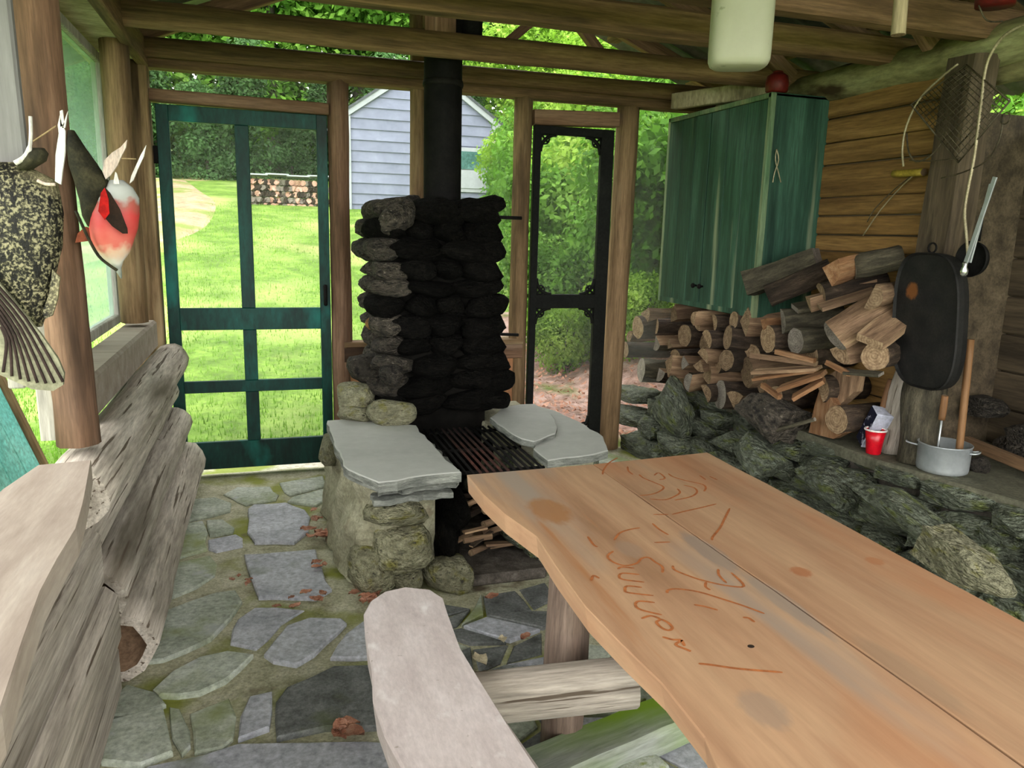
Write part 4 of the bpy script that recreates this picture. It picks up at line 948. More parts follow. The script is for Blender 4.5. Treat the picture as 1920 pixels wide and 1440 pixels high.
# filler row behind so the stack is solid
for i in range(14):
    y = 2.85+.115*i; z = .53+.13*(i % 4)+(.05 if y < 3.4 else -.02)
    o = log('firewood_log', (2.53, y, z), (2.80, y+.02, z), .066, bark_d, end_tan, None, 'half' if i % 2 else 'round', 300+i, roll=i, rings=3, face=split_m if i % 2 else None)
    tag(o, 'half-hidden firewood log wedged at the back of the stack', 'firewood', 'half-hidden logs at the back of the stack')
W = [
 (1403,532,2.42, 1535,488,2.62, .064,'square','grey','squared grey log lying on top of the pile beside the cabinet'),
 (1440,556,2.40, 1560,505,2.62, .055,'round','bark','barked log lying slantwise below the squared grey log'),
 (1566,510,2.42, 1640,492,2.70, .052,'wedge','org','split log with a bright pale end on top of the pile'),
 (1600,500,2.55, 1690,482,2.72, .055,'round','grey','mossy grey round log at the top of the pile next to the post'),
 (1516,570,2.44, 1640,535,2.70, .048,'wedge','split','split log poking out at the middle of the pile'),
 (1490,578,2.46, 1600,560,2.74, .040,'slat','grey','flat grey slab of wood leaning in the pile'),
 (1468,604,2.44, 1580,590,2.72, .062,'half','grey','half-round log with its flat side down in the pile'),
 (1434,607,2.43, 1520,600,2.72, .030,'wedge','org','narrow pale split stick beside the cabinet bottom'),
 (1562,632,2.38, 1668,570,2.64, .078,'half','grey','large weathered log with a ragged end in front of the pile'),
 (1630,640,2.40, 1700,590,2.66, .060,'slat','split','broad brown split board resting on the pile next to the post'),
 (1537,577,2.42, 1640,545,2.64, .030,'slat','split','thin brown slat above the dark gap in the pile'),
 (1440,636,2.44, 1540,628,2.74, .072,'round','bark','dark round log under the half-round log'),
 (1492,640,2.44, 1590,630,2.74, .060,'round','grey','dark grey log above the kindling'),
 (1574,668,2.42, 1660,650,2.70, .055,'wedge','bark','brown split log with a broken end below the ragged log'),
 (1640,668,2.46, 1700,655,2.74, .06,'round','bark','barked log against the post'),
 (1540,545,2.46, 1660,520,2.74, .055,'half','bark','barked half log under the top logs'),
 (1640,560,2.46, 1700,545,2.74, .055,'half','split','split half log near the iron griddle'),
 (1455,659,2.38, 1528,676,2.44, .012,'square','org','thin pale kindling stick on top of the kindling fan'),
 (1409,667,2.38, 1530,682,2.46, .014,'square','split','thin brown kindling stick crossing the kindling fan'),
 (1413,697,2.37, 1536,690,2.46, .026,'slat','split','long flat kindling slat in the kindling fan'),
 (1414,710,2.37, 1530,694,2.46, .022,'slat','org','pale kindling slat below the long flat one'),
 (1462,728,2.36, 1545,700,2.44, .036,'slat','org','broad bright orange kindling board'),
 (1487,746,2.36, 1545,712,2.44, .030,'slat','org','orange kindling board with a splintered end'),
 (1430,722,2.37, 1462,745,2.36, .012,'square','org','short pale kindling stick propped on the gravel'),
 (1551,680,2.36, 1592,701,2.36, .012,'square','org','short kindling stick slanting down over the slat'),
 (1585,697,2.36, 1652,702,2.40, .020,'slat','grey','grey flat slat with a sawn end sticking out to the post'),
 (1440,811,2.40, 1528,786,2.46, .010,'round','grey','thin grey stick lying on the stones below the kindling'),
]
for i, (a, b, c, d, e, g, r, kd, mt, lb) in enumerate(W): fw(a, b, c, d, e, g, r, kd, mt, lb, 400+i, roll=(i*1.3) % 6.28 if kd != 'slat' else .3)
# two leaning split billets on the ledge
def billet(px, X, th, mat, label):
    P = [PX(x, y, X) for x, y in px]; n = len(P)
    V = P+[p+Vector((th, .01, 0)) for p in P]; F = [list(range(n)), [n+i for i in range(n)][::-1]]+[[i, n+i, n+(i+1) % n, (i+1) % n] for i in range(n)]
    o = obj('firewood_billet', V, F, mat, base=True); return tag(o, label, 'firewood')
billet([(1541,716),(1553,740),(1568,769),(1584,812),(1562,823),(1516,811),(1528,757)], 2.55, .05, split_o, 'pale split billet standing upright on the ledge beside the carton')
billet([(1540,712),(1575,690),(1607,700),(1601,735),(1570,763)], 2.60, .06, split_m, 'brown split billet leaning behind the upright pale one')

# ================================================================== RIGHT POST and things hung on it
rp = thing('wall_post', (2.76, 2.56, .45), 'grey weathered split post with a twisted knotty base on the ledge', 'post')
plank('post_shaft', (2.77, 2.63, .455), (2.76, 2.575, 2.14), .185, .13, M('grey_brown_post', ['382f23', '544838', '6c5f4c'], GR, 14, bump=.5, rnd=0, spots=[('30281c', 7, .62, .7, (1, 1, .2))]), rp, wide=Vector((0, 1, 0)), bev=.025, wav=.012, seed=5)
log('post_root', (2.72, 2.70, .455), (2.74, 2.66, .86), .062, wood_grey, end_tan, rp, seed=15, wob=.14, rings=10)
log('post_root', (2.70, 2.53, .455), (2.72, 2.55, .80), .085, bark_g, end_tan, rp, seed=16, wob=.12, rings=10)
# long black griddle
gd = thing('cast_iron_griddle', PX(1740, 730, 2.60), 'long oval black cast-iron griddle hung on the grey post', 'griddle')
c0 = PX(1741, 602, 2.60); ux = (PX(1748, 475, 2.60)-PX(1735, 730, 2.60)); hz = ux.length/2; uz = ux.normalized(); uy = Vector((0, -1, 0)); hy = .168
V, F = [], []; n = 40
def sup(t, a, b, e=.62): return (math.copysign(abs(math.cos(t))**e, math.cos(t))*a, math.copysign(abs(math.sin(t))**e, math.sin(t))*b)
for (dx, s) in ((0.03, .97), (.0, 1.0), (-.025, 1.0), (-.03, .97), (-.018, .93)):
    for j in range(n):
        a, b = sup(2*math.pi*j/n, hy*s, hz*(1-(1-s)*.5)); V.append(c0+uy*a+uz*b+Vector((dx, 0, 0)))
for i in range(4):
    for j in range(n): F.append([i*n+j, i*n+(j+1) % n, (i+1)*n+(j+1) % n, (i+1)*n+j])
F.append(list(range(n))[::-1]); F.append([4*n+j for j in range(n)])
obj('griddle_plate', V, F, castiron, gd)
ring = [c0+uz*(hz+.018)+Vector((0, .02*math.cos(t), .02*math.sin(t))) for t in [2*math.pi*k/14 for k in range(14)]]
tube('hanging_ring', ring, .004, iron, gd, n=6, closed=True)
gp = gd.children[0]; gp.data.materials[0] = stained(castiron, 'rust_spotted_iron', [(tuple(PX(1706, 545, 2.57)-gp.location), (.05, .034, .04), '7a4a1c', .7)])
# round dark pan behind the tongs
pn = thing('round_pan', PX(1830, 530, 2.70), 'small dark round pan hanging on the far side of the grey post', 'pan')
pc = PX(1830, 486, 2.70)
V, F = lathe((0, 0, 0), [(.04, .0), (.065, .004), (.072, .03), (.069, .03), (.06, .008), (.03, .006)], 24); V = [pc+Vector((-p.z, p.x, p.y)) for p in V]
obj('pan_bowl', V, F, iron, pn, smooth=True)
tube('pan_handle', [pc+Vector((0, .0, .07)), pc+Vector((0, .0, .2))], .007, iron, pn)
# tongs
tg = thing('tongs', PX(1808, 500, 2.56), 'long grey metal tongs with a bright ferrule hanging on the post', 'tongs')
plank('tong_arm', PX(1811, 492, 2.56), PX(1866, 332, 2.56), .018, .006, alu, tg, wide=Vector((0, 1, 0)), bev=.001)
plank('tong_arm', PX(1818, 492, 2.57), PX(1858, 345, 2.57), .014, .006, alu, tg, wide=Vector((0, 1, 0)), bev=.001)
cpt = PX(1808, 506, 2.56); v, f = lathe(cpt-Vector((0, 0, .025)), [(.006, 0), (.013, .008), (.015, .022), (.009, .036), (.011, .05), (.006, .056)], 14); obj('ferrule', v, f, M('bright_metal', ['c9ccc8', 'dfe2de'], ns=4, bump=0, rough=.25, metal=.9, rnd=0), tg, smooth=True)
# wire grill basket: curved frame, grid and long twisted handle
wb = thing('wire_grill_basket', PX(1800, 330, 2.60), 'hinged square wire grilling basket with a long wire handle, hung on the grey post', 'grill basket')
Wp = lambda x, y, X=2.60: PX(x, y, X)
cor = [(1812,122),(1893,190),(1797,304),(1708,196)]
cw = [Wp(*p) for p in cor]
tube('basket_frame', cw, .0045, wire, wb, n=6, closed=True)
N = 15
for k in range(1, N):
    t = k/N
    tube('grid_wire', [cw[0].lerp(cw[1], t), cw[3].lerp(cw[2], t)], .0017, wire, wb, n=4)
    tube('grid_wire', [cw[0].lerp(cw[3], t), cw[1].lerp(cw[2], t)], .0017, wire, wb, n=4)
    if k % 3 == 0:
        a, b = cw[0].lerp(cw[1], t), cw[3].lerp(cw[2], t); tube('grid_wire', [a+Vector((.035, .01, 0)), b+Vector((.035, .01, 0))], .002, wire, wb, n=4)
tube('handle_wire', smooth_path([Wp(1960, 38), Wp(1915, 48), Wp(1880, 70), Wp(1856, 105), Wp(1846, 140), Wp(1842, 175), Wp(1834, 240), Wp(1826, 300), Wp(1817, 345), Wp(1809, 395), Wp(1812, 440), Wp(1815, 485)], 4), .0055, wire_lt, wb, n=7)
tube('hoop_wire', smooth_path([Wp(1796, 120), Wp(1765, 145), Wp(1725, 185), Wp(1700, 235), Wp(1692, 280), Wp(1694, 312)], 4), .0045, wire_lt, wb, n=6)
tube('hoop_wire', smooth_path([Wp(1700, 250), Wp(1704, 285), Wp(1718, 303), Wp(1745, 292), Wp(1765, 268)], 4), .0035, wire, wb, n=6)
tube('hoop_wire', smooth_path([Wp(1880, 215), Wp(1878, 245), Wp(1868, 275), Wp(1845, 305), Wp(1800, 325), Wp(1765, 334)], 4), .003, wire, wb, n=6)
tube('hoop_wire', [Wp(1885, 222)+Vector((0, .02*math.cos(t), .02*math.sin(t))) for t in [2*math.pi*k/12 for k in range(12)]], .0025, wire, wb, n=5, closed=True)
tube('hoop_wire', smooth_path([Wp(1705, 300), Wp(1745, 302), Wp(1800, 296)], 3), .0025, wire, wb, n=5)
# toasting fork with yellow handle on the boards
tf = thing('toasting_fork', PX(1660, 440, 2.79), 'thin wire toasting fork with a yellow wooden grip on the amber boards', 'fork')
hp = [PX(1676, 326, 2.76), PX(1732, 323, 2.76)]
log('grip', hp[0], hp[1], .016, wood_yel, hollow, tf, seed=2, wob=.06, rings=7)
tube('prong', smooth_path([PX(1712, 330, 2.78), PX(1690, 350, 2.79), PX(1650, 395, 2.79), PX(1618, 442, 2.79)], 3), .003, wire_lt, tf, n=5)
tube('prong', smooth_path([PX(1706, 332, 2.78), PX(1676, 356, 2.79), PX(1640, 392, 2.79), PX(1626, 416, 2.79)], 3), .0025, wire, tf, n=5)

# ================================================================== LEDGE ITEMS
LZ = .456
pot = thing('aluminium_pot', (2.71, 2.40, LZ), 'dented dull aluminium cooking pot on the ledge, a stick standing in it', 'pot')
pc = Vector((2.705, 2.40, LZ))
v, f = lathe(pc, [(.085, 0), (.097, .006), (.100, .02), (.101, .115), (.105, .118), (.105, .122), (.098, .122), (.097, .02), (.08, .008)], 36); obj('pot_body', v, f, alu, pot, smooth=True)
for s in (-1, 1):
    e = pc+Vector((.098*s*.5, -.098*s*.87, .098)); tube('ear_handle', smooth_path([e+Vector((-.02, -.012, 0)), e+Vector((.018*s-.02, -.03*s, .004)), e+Vector((.018*s+.02, -.03*s+.02, .004)), e+Vector((.02, .012, 0))], 4), .004, alu, pot, n=6)
o = log('stirring_stick', (2.745, 2.36, LZ+.012), (2.735, 2.375, 1.02), .015, wood_hnd, end_tan, seed=4, wob=.03); tag(o, 'straight peeled stick standing in the aluminium pot', 'stick')
ld = thing('metal_skewer', (2.69, 2.42, LZ+.01), 'thin steel skewer with a brown wooden grip standing in the pot', 'skewer')
tube('shaft', [(2.69, 2.42, LZ+.012), (2.685, 2.415, .68)], .0045, alu, ld, n=6); log('grip', (2.685, 2.415, .675), (2.68, 2.41, .78), .014, wood_hnd, end_tan, ld, seed=3, wob=.03)
cup = thing('plastic_cup', PZ(1637, 850, LZ), 'bright red plastic party cup with a white rim on the ledge', 'cup')
cp = Vector((cup.location.x, cup.location.y, LZ))
v, f = lathe(cp, [(.030, 0), (.032, .004), (.036, .05), (.0365, .054), (.045, .112), (.042, .112), (.034, .05), (.028, .006)], 28); obj('cup_body', v, f, red_pl, cup, smooth=True)
rimp = [cp+Vector((.0455*math.cos(t), .0455*math.sin(t), .112)) for t in [2*math.pi*k/28 for k in range(28)]]; tube('cup_rim', rimp, .0045, white_pl, cup, n=6, closed=True)
ct = thing('drink_carton', PX(1630, 835, 2.62), 'small white and dark blue carton tipped against the firewood behind the red cup', 'carton')
rot = Matrix.Rotation(math.radians(24), 3, 'X') @ Matrix.Rotation(math.radians(-20), 3, 'Z')
cc = Vector((2.655, 2.735, LZ+.105)); v, f = boxm(cc, (.085, .075, .19), .003, rot); obj('carton_body', v, f, carton_w, ct)
v, f = boxm(cc+rot @ Vector((-.0435, 0, 0)), (.002, .070, .180), 0, rot); obj('carton_label', v, f, carton_b, ct)
v, f = boxm(cc+rot @ Vector((0, .0385, 0)), (.080, .002, .180), 0, rot); obj('carton_label', v, f, carton_b, ct)
hd = thing('hatchet_handle', PX(1652, 800, 2.66), 'curved brown hatchet handle leaning against the post root', 'handle')
pth = smooth_path([PX(1655, 812, 2.66), PX(1656, 770, 2.68), PX(1664, 735, 2.70), PX(1672, 712, 2.71)], 4)
tube('handle_shaft', pth, [.017]*len(pth), wood_hnd, hd, n=10)
o = plank('rail_board', PX(1812, 828, 2.97), PX(1990, 900, 2.97), .05, .03, wood_log, bev=.004); tag(o, 'pale board lying along the recess beside the pot', 'board')
o = rock('brick_lump', PX(1835, 872, 2.85), (.035, .04, .035), stone_b, None, 3); tag(o, 'small brown lump of stone on the ledge beside the pot', 'stone')
for i in range(12):
    o = rock('rubble_stone', (2.98+rng.uniform(-.08, .2), 1.65+.07*i, LZ+.03), (rng.uniform(.03, .06), rng.uniform(.03, .06), .03), stone_b, None, i); tag(o, 'small rubble stone lying on the ledge in the recess past the pot', 'stone', 'rubble stones in the recess')

# ================================================================== JUG and peg
jg = thing('plastic_jug', (1.50, 2.33, 1.93), 'large milky white plastic jug hanging from the roof', 'jug')
jc = Vector((1.515, 2.33, 1.95)); V, F = [], []; n = 32
prof = [(.80, 0), (.93, .008), (.99, .022), (1.0, .05), (1.0, .30), (.97, .34), (.80, .38), (.45, .405), (.30, .41), (.30, .44)]
rz = math.radians(-25)
for (s, z) in prof:
    for j in range(n):
        a, b = sup(2*math.pi*j/n, .098*s, .075*s, .55); V.append(jc+Vector((a*math.cos(rz)-b*math.sin(rz), a*math.sin(rz)+b*math.cos(rz), z)))
for i in range(len(prof)-1):
    for j in range(n): F.append([i*n+j, i*n+(j+1) % n, (i+1)*n+(j+1) % n, (i+1)*n+j])
F.append(list(range(n))[::-1]); F.append([(len(prof)-1)*n+j for j in range(n)])
obj('jug_body', V, F, plastic_w, jg, smooth=True)
v, f = lathe(jc+Vector((0, 0, .43)), [(.04, 0), (.04, .03), (.036, .034)], 20); obj('jug_cap', v, f, red_pl, jg, smooth=True)
tube('jug_handle', smooth_path([jc+Vector((.09, -.05, .30)), jc+Vector((.11, -.07, .36)), jc+Vector((.05, -.03, .42))], 4), .012, plastic_w, jg)
tube('hanging_cord', [jc+Vector((.0, 0, .44)), jc+Vector((.0, .1, .93))], .004, rope_m, jg, n=6)
pg = log('wooden_peg', PY(1684, 66, 2.28), PY(1684, 66, 2.28)+Vector((0, .02, .42)), .024, M('peeled_peg', ['8b7a5c', 'a8977a', 'bba98c'], GR, 12, bump=.2, rnd=0), end_tan, seed=9, wob=.03)
tag(pg, 'pale peeled wooden peg hanging down from the roof in front of the tie beam', 'peg')
ra = thing('red_pail', (2.62, 2.1, 2.25), 'dark red metal pail stowed in the roof above the lichened log', 'pail')
v, f = lathe(PY(1865, 12, 2.15), [(.06, 0), (.075, .15), (.08, .152), (.072, .15)], 20); obj('pail_body', v, f, red_en, ra, smooth=True)
tube('pail_bail', smooth_path([PY(1835, 10, 2.15), PY(1850, 38, 2.15), PY(1880, 40, 2.15)], 4), .003, wire, ra, n=5)

# ================================================================== FISH on the left post
def loft(sec, n=20):
    """sec: list of (centre, half-width vector, half-depth vector)"""
    V, F = [], []
    for (c, a, b) in sec:
        for j in range(n): t = 2*math.pi*j/n; V.append(c+a*math.cos(t)+b*math.sin(t))
    for i in range(len(sec)-1):
        for j in range(n): F.append([i*n+j, i*n+(j+1) % n, (i+1)*n+(j+1) % n, (i+1)*n+j])
    F.append(list(range(n))[::-1]); F.append([(len(sec)-1)*n+j for j in range(n)])
    return V, F
def pxloft(rows, Y, depth, n=20):
    sec = []
    for (xl, xr, y, k) in rows:
        a, b = PY(xl, y, Y), PY(xr, y, Y); sec.append(((a+b)/2+Vector((0, -depth*k*.2, 0)), (b-a)/2, Vector((0, depth*k, 0))))
    return loft(sec, n)
def fin(name, px, Y, th, mat, parent, curl=0.0):
    P = [PY(x, y, Y) for x, y in px]; n = len(P); c = sum(P, Vector())/n
    P = [p+Vector((0, curl*(p-c).length, 0)) for p in P]
    V = P+[p+Vector((0, th, 0)) for p in P]
    F = [list(range(n)), [n+i for i in range(n)][::-1]]+[[i, n+i, n+(i+1) % n, (i+1) % n] for i in range(n)]
    return obj(name, V, F, mat, parent)
fa = thing('mounted_fish', PY(60, 600, 1.98), 'big mottled brown dried fish with a striped fan tail hung on the reddish post', 'mounted fish')
YA = 2.02
v, f = pxloft([(-30, 40, 305, .35), (-60, 110, 340, .8), (-70, 122, 400, 1), (-62, 120, 460, 1), (-45, 108, 510, .9), (-10, 98, 555, .7), (30, 88, 590, .45), (62, 80, 612, .2)], YA, .05); obj('body', v, f, fish_dk, fa, smooth=True)
v, f = pxloft([(30, 62, 318, .4), (40, 88, 302, .6), (50, 92, 288, .6), (56, 84, 278, .3)], YA-.03, .04); obj('head', v, f, fish_bk, fa, smooth=True)
tail = [(-60, 470), (-10, 520), (35, 575), (75, 625), (108, 672), (120, 700), (118, 722), (100, 733), (60, 730), (20, 712), (-30, 690), (-70, 660)]
ft = fin('tail_fan', tail, YA-.07, .012, fish_tail, fa)
for k in range(8):
    t = k/7; a = (-40+6*k, 500+16*k); b = (118-16*k, 716+3*k-2*k*k*.4)
    pth = smooth_path([PY(a[0], a[1], YA-.073), PY((a[0]+b[0])/2+8, (a[1]+b[1])/2-12, YA-.073), PY(b[0], b[1], YA-.073)], 4); tube('tail_ray', pth, .0034, tail_ray, fa, n=5)
fin('side_fin', [(98, 505), (112, 520), (108, 560), (98, 592), (84, 598), (80, 585), (92, 550)], YA-.04, .008, fish_dk, fa)
fin('white_fin', [(112, 216), (108, 235), (110, 250), (104, 290), (103, 340), (114, 346), (117, 320), (122, 285), (122, 245), (118, 236)], YA-.05, .008, fin_wht, fa)
fin('white_fin', [(112, 208), (117, 206), (121, 235), (113, 238)], YA-.05, .006, fin_wht, fa); fin('white_fin', [(127, 208), (122, 240), (116, 240)], YA-.05, .006, fin_wht, fa)
tube('jaw_edge', smooth_path([PY(28, 306, YA-.05), PY(45, 296, YA-.05), PY(55, 280, YA-.05), PY(58, 250, YA-.05), PY(57, 218, YA-.05)], 4), [.006]*9+[.004]*8, fin_wht, fa, n=6)
tube('jaw_edge', smooth_path([PY(70, 338, YA-.055), PY(85, 345, YA-.055), PY(104, 346, YA-.055)], 4), .004, fin_pink, fa, n=6)
tube('hanging_twine', [PY(62, 265, YA-.04), PY(105, 236, YA-.04)], .0018, rope_m, fa, n=5)
fb = thing('mounted_fish', PY(228, 520, 2.30), 'red and white dried fish with a dark pointed tail hung beside the window', 'mounted fish')
YB = 2.24
redwhite = bpy.data.materials.new('red_to_white_fish_belly'); redwhite.use_nodes = True
t = redwhite.node_tree; b = t.nodes['Principled BSDF']; tc = t.nodes.new('ShaderNodeTexCoord'); sx = t.nodes.new('ShaderNodeSeparateXYZ'); nz = t.nodes.new('ShaderNodeTexNoise'); nz.inputs['Scale'].default_value = 30
ma = t.nodes.new('ShaderNodeMath'); ma.operation = 'MULTIPLY_ADD'; ma.inputs[1].default_value = .07; mr = t.nodes.new('ShaderNodeMapRange'); mr.inputs['From Min'].default_value = -.09; mr.inputs['From Max'].default_value = .15
rp_ = t.nodes.new('ShaderNodeValToRGB'); t.links.new(tc.outputs['Object'], sx.inputs[0]); t.links.new(tc.outputs['Object'], nz.inputs['Vector']); t.links.new(nz.outputs['Fac'], ma.inputs[0]); t.links.new(sx.outputs['Z'], ma.inputs[2]); t.links.new(ma.outputs[0], mr.inputs['Value']); t.links.new(mr.outputs[0], rp_.inputs[0]); t.links.new(rp_.outputs[0], b.inputs['Base Color'])
cr = rp_.color_ramp.elements; cr[0].position = .0; cr[0].color = lin('3d4440'); cr[1].position = 1; cr[1].color = lin('b9bcb8')
for p_, c_ in ((.10, '8f9690'), (.22, 'd3d0c4'), (.34, 'd8b59c'), (.42, 'd0675a'), (.70, 'c63d3c'), (.84, 'a8584c'), (.90, 'b0b2ad')): e = cr.new(p_); e.color = lin(c_)
b.inputs['Roughness'].default_value = .55
v, f = pxloft([(205, 232, 338, .4), (200, 250, 352, .7), (182, 262, 372, .9), (172, 263, 400, 1), (168, 260, 428, 1), (172, 252, 452, .95), (182, 245, 472, .8), (200, 232, 490, .5), (213, 228, 502, .3), (222, 229, 515, .15), (226, 229, 522, .08)], YB, .04); obj('belly', v, f, redwhite, fb, smooth=True)
v, f = pxloft([(128, 140, 245, .4), (126, 160, 275, .7), (130, 185, 310, .9), (140, 205, 340, 1), (150, 205, 375, 1), (155, 195, 405, .8), (165, 185, 425, .4)], YB+.01, .035); obj('back', v, f, fish_bk, fb, smooth=True)
fin('gill_opening', [(197, 352), (206, 362), (224, 392), (238, 428), (239, 438), (230, 438), (210, 424), (196, 408), (188, 388)], YB-.064, .008, fish_slit, fb)
fin('gill_flap', [(189, 362), (196, 352), (203, 372), (205, 400), (196, 412), (184, 396)], YB-.069, .006, fish_red, fb)
fin('pale_fin', [(192, 322), (196, 300), (210, 286), (226, 276), (238, 262), (236, 276), (228, 292), (220, 310), (208, 328), (198, 336)], YB-.02, .008, fin_pink, fb)
fin('pale_fin', [(243, 344), (246, 330), (254, 312), (264, 290), (274, 272), (270, 292), (258, 318), (250, 338)], YB-.02, .007, fin_wht, fb)
fin('pale_fin', [(212, 345), (216, 322), (219, 325), (224, 345)], YB-.058, .006, fin_wht, fb)
fin('lower_fin', [(141, 455), (145, 438), (160, 425), (178, 430), (186, 440), (165, 452)], YB+.0, .008, M('russet_fin', ['6b3522', '8f4c34'], ns=12, bump=.2, rnd=0), fb)
tube('back_edge', smooth_path([PY(142, 395, YB-.04), PY(165, 445, YB-.04), PY(185, 480, YB-.04), PY(205, 497, YB-.04), PY(220, 507, YB-.04)], 3), .004, fish_bk, fb, n=6)
tube('hanging_twine', [PY(228, 297, YB-.02), PY(255, 298, YB-.02)], .0015, rope_m, fb, n=5)

# turquoise board seen through the near window opening
sh = thing('leaning_panel', (-1.2, 3.4, -.05), 'turquoise painted board panel propped up outside the near window opening', 'panel')
for i in range(7): plank('panel_board', (-1.02, 2.90+.2*i, -.06), (-1.36, 2.90+.2*i, .95), .194, .025, teal_p, sh, wide=Vector((0, 1, 0)))
plank('panel_stile', (-1.01, 4.235, -.06), (-1.35, 4.235, .97), .05, .04, post_tan, sh, wide=Vector((0, 1, 0)))
for y in (2.8, 3.9): plank('prop', (-1.75, y, -.08), (-1.34, y, .85), .05, .04, post_tan, sh, wide=Vector((0, 1, 0)))

# ================================================================== dry leaves on the floor
def leaf(x, y, a, s, mat, label, grp, z=.012):
    rgx = random.Random(int(x*1000+y*77)); V, F = [], []
    for i in range(7):
        t = i/6; w = s*.34*math.sin(math.pi*min(.98, t*.92+.04)); h = z+s*.22*abs(math.sin(t*3+rgx.uniform(0, 2)))*.6
        for k in (-1, 0, 1): lx, ly = (t-.5)*s, k*w; V.append(Vector((x+lx*math.cos(a)-ly*math.sin(a), y+lx*math.sin(a)+ly*math.cos(a), h+abs(k)*s*.12*rgx.uniform(.3, 1.4))))
    F = [[i*3+k, i*3+k+1, (i+1)*3+k+1, (i+1)*3+k] for i in range(6) for k in range(2)]
    o = obj('dry_leaf', V, F, mat, smooth=True, base=True)
    return tag(o, label, 'leaf', grp)
for i, (px, py, n, sp, s) in enumerate([(590, 1005, 7, 16, .075), (655, 1372, 8, 26, .065), (685, 1120, 8, 22, .06), (610, 965, 7, 22, .05), (640, 1010, 5, 14, .06), (545, 1130, 4, 30, .045), (455, 1095, 4, 22, .045), (590, 1122, 5, 18, .05), (600, 1060, 4, 12, .05), (660, 1040, 4, 14, .06)]):
    for j in range(n):
        p = PZ(px+rng.uniform(-sp, sp), py+rng.uniform(-sp*.5, sp*.5), .01)
        pl = ['beside the violet-grey flagstone by the fireplace', 'in the clump at the left edge of the bench', 'between the round bench end and the lichened base stones', 'along the cement foot of the fireplace', 'on the floor at the mossy base stone', 'on the joint below the square violet flagstone', 'at the corner between two flagstones away from the hearth', 'on the square violet flagstone edge', 'on top of the square violet flagstone', 'caught against the yellow-mossed base stone'][i]
        leaf(p.x, p.y, rng.uniform(0, 6.3), s*rng.uniform(.6, 1.2), dry_leaf, 'curled brown dry leaf '+pl, 'dry leaves '+pl, .012+.004*(j % 3))
for (px, py, s, mt, lb) in [(900, 1240, .07, pale_leaf, 'pale cream wood chip on the paving between bench and table leg'), (942, 1202, .05, pale_leaf, 'thin pale splinter on the dark paving in front of the hearth'), (985, 1197, .05, dry_leaf, 'dark curled leaf on the paving beside the table leg'), (922, 1122, .06, dry_leaf, 'reddish leaf on the small paving stones in front of the hearth')]:
    p = PZ(px, py, .01); leaf(p.x, p.y, rng.uniform(0, 6.3), s, mt, lb, None)

# ================================================================== OUTSIDE: cabin
CY = 17.5
cabn = thing('garden_cabin', (2.9, CY, 1.75), 'pale blue-grey clapboard cabin with a gable and one window', 'building')
apex = PY(793, 128, CY); eR = PY(930, 238, CY); base = 1.70; xr = PY(925, 300, CY).x; xl = 2*apex.x-xr; ez = eR.z+.03
nb = 14; bh = (apex.z-base)/nb
for i in range(nb):
    z0, z1 = base+bh*i, base+bh*(i+1)
    def half(z): return (xr-apex.x) if z <= ez else max(.02, (xr-apex.x)*(apex.z-z)/(apex.z-ez))
    h0, h1 = half(z0), half(z1); a = apex.x
    V = [Vector((a-h0, CY-.035, z0)), Vector((a+h0, CY-.035, z0)), Vector((a+h1, CY-.005, z1)), Vector((a-h1, CY-.005, z1)), Vector((a-h0, CY+.1, z0)), Vector((a+h0, CY+.1, z0)), Vector((a+h1, CY+.1, z1)), Vector((a-h1, CY+.1, z1))]
    obj('clapboard', V, [[0, 1, 2, 3], [7, 6, 5, 4], [0, 4, 5, 1], [1, 5, 6, 2], [2, 6, 7, 3], [3, 7, 4, 0]], cab_paint, cabn)
for s in (-1, 1):
    e = Vector((apex.x+s*(xr-apex.x+.22), CY-.08, ez-.10)); t_ = Vector((apex.x, CY-.08, apex.z+.08)); plank('rake_trim', t_, e, .13, .05, cab_trim, cabn)
    V = [t_+Vector((0, -.05, .05)), e+Vector((0, -.05, .05)), e+Vector((0, 5, .05)), t_+Vector((0, 5, .05))]; V += [p+Vector((0, 0, .06)) for p in V]
    obj('roof_slope', V, [[0, 1, 2, 3], [7, 6, 5, 4], [0, 4, 5, 1], [1, 5, 6, 2], [2, 6, 7, 3], [3, 7, 4, 0]], cab_roof, cabn)
    plank('corner_trim', (apex.x+s*(xr-apex.x), CY-.05, base-.3), (apex.x+s*(xr-apex.x), CY-.05, ez), .12, .06, cab_trim, cabn, wide=Vector((1, 0, 0)))
    box('side_wall', (apex.x+s*(xr-apex.x-.05), CY+2.4, base+.8), (.1, 4.6, ez-base+.6), cab_paint, cabn)
box('foundation', (apex.x, CY+2.3, base-.2), (2*(xr-apex.x), 4.7, .5), cab_roof, cabn)
wa, wb_ = PY(866, 283, CY), PY(905, 356, CY); wx0, wx1 = wa.x-.14, wb_.x; wz0, wz1 = wb_.z, wa.z
wn = box('window', ((wx0+wx1)/2, CY-.05, (wz0+wz1)/2), (wx1-wx0+.14, .05, wz1-wz0+.14), cab_trim, cabn)
for k in range(2):
    po = box('pane', ((wx0+wx1)/2, CY-.085, wz0+(wz1-wz0)*(.25+.5*k)), (wx1-wx0, .02, (wz1-wz0)*.47), pane_m if k else cab_trim, None); po.parent = wn; po.matrix_parent_inverse = wn.matrix_basis.inverted()
# stacked logs leaning beside the cabin
for i in range(10):
    y_ = 258+14*i; p = PY(943, y_, CY-.6)
    o = log('fence_log', (p.x-.30, CY-.6, p.z), (p.x+.9, CY-.5, p.z), .075, wood_grey if i % 2 else bark_d, end_grey, None, seed=i, rings=4); tag(o, 'stacked grey log beside the corner of the pale cabin', 'log', 'logs stacked beside the cabin')
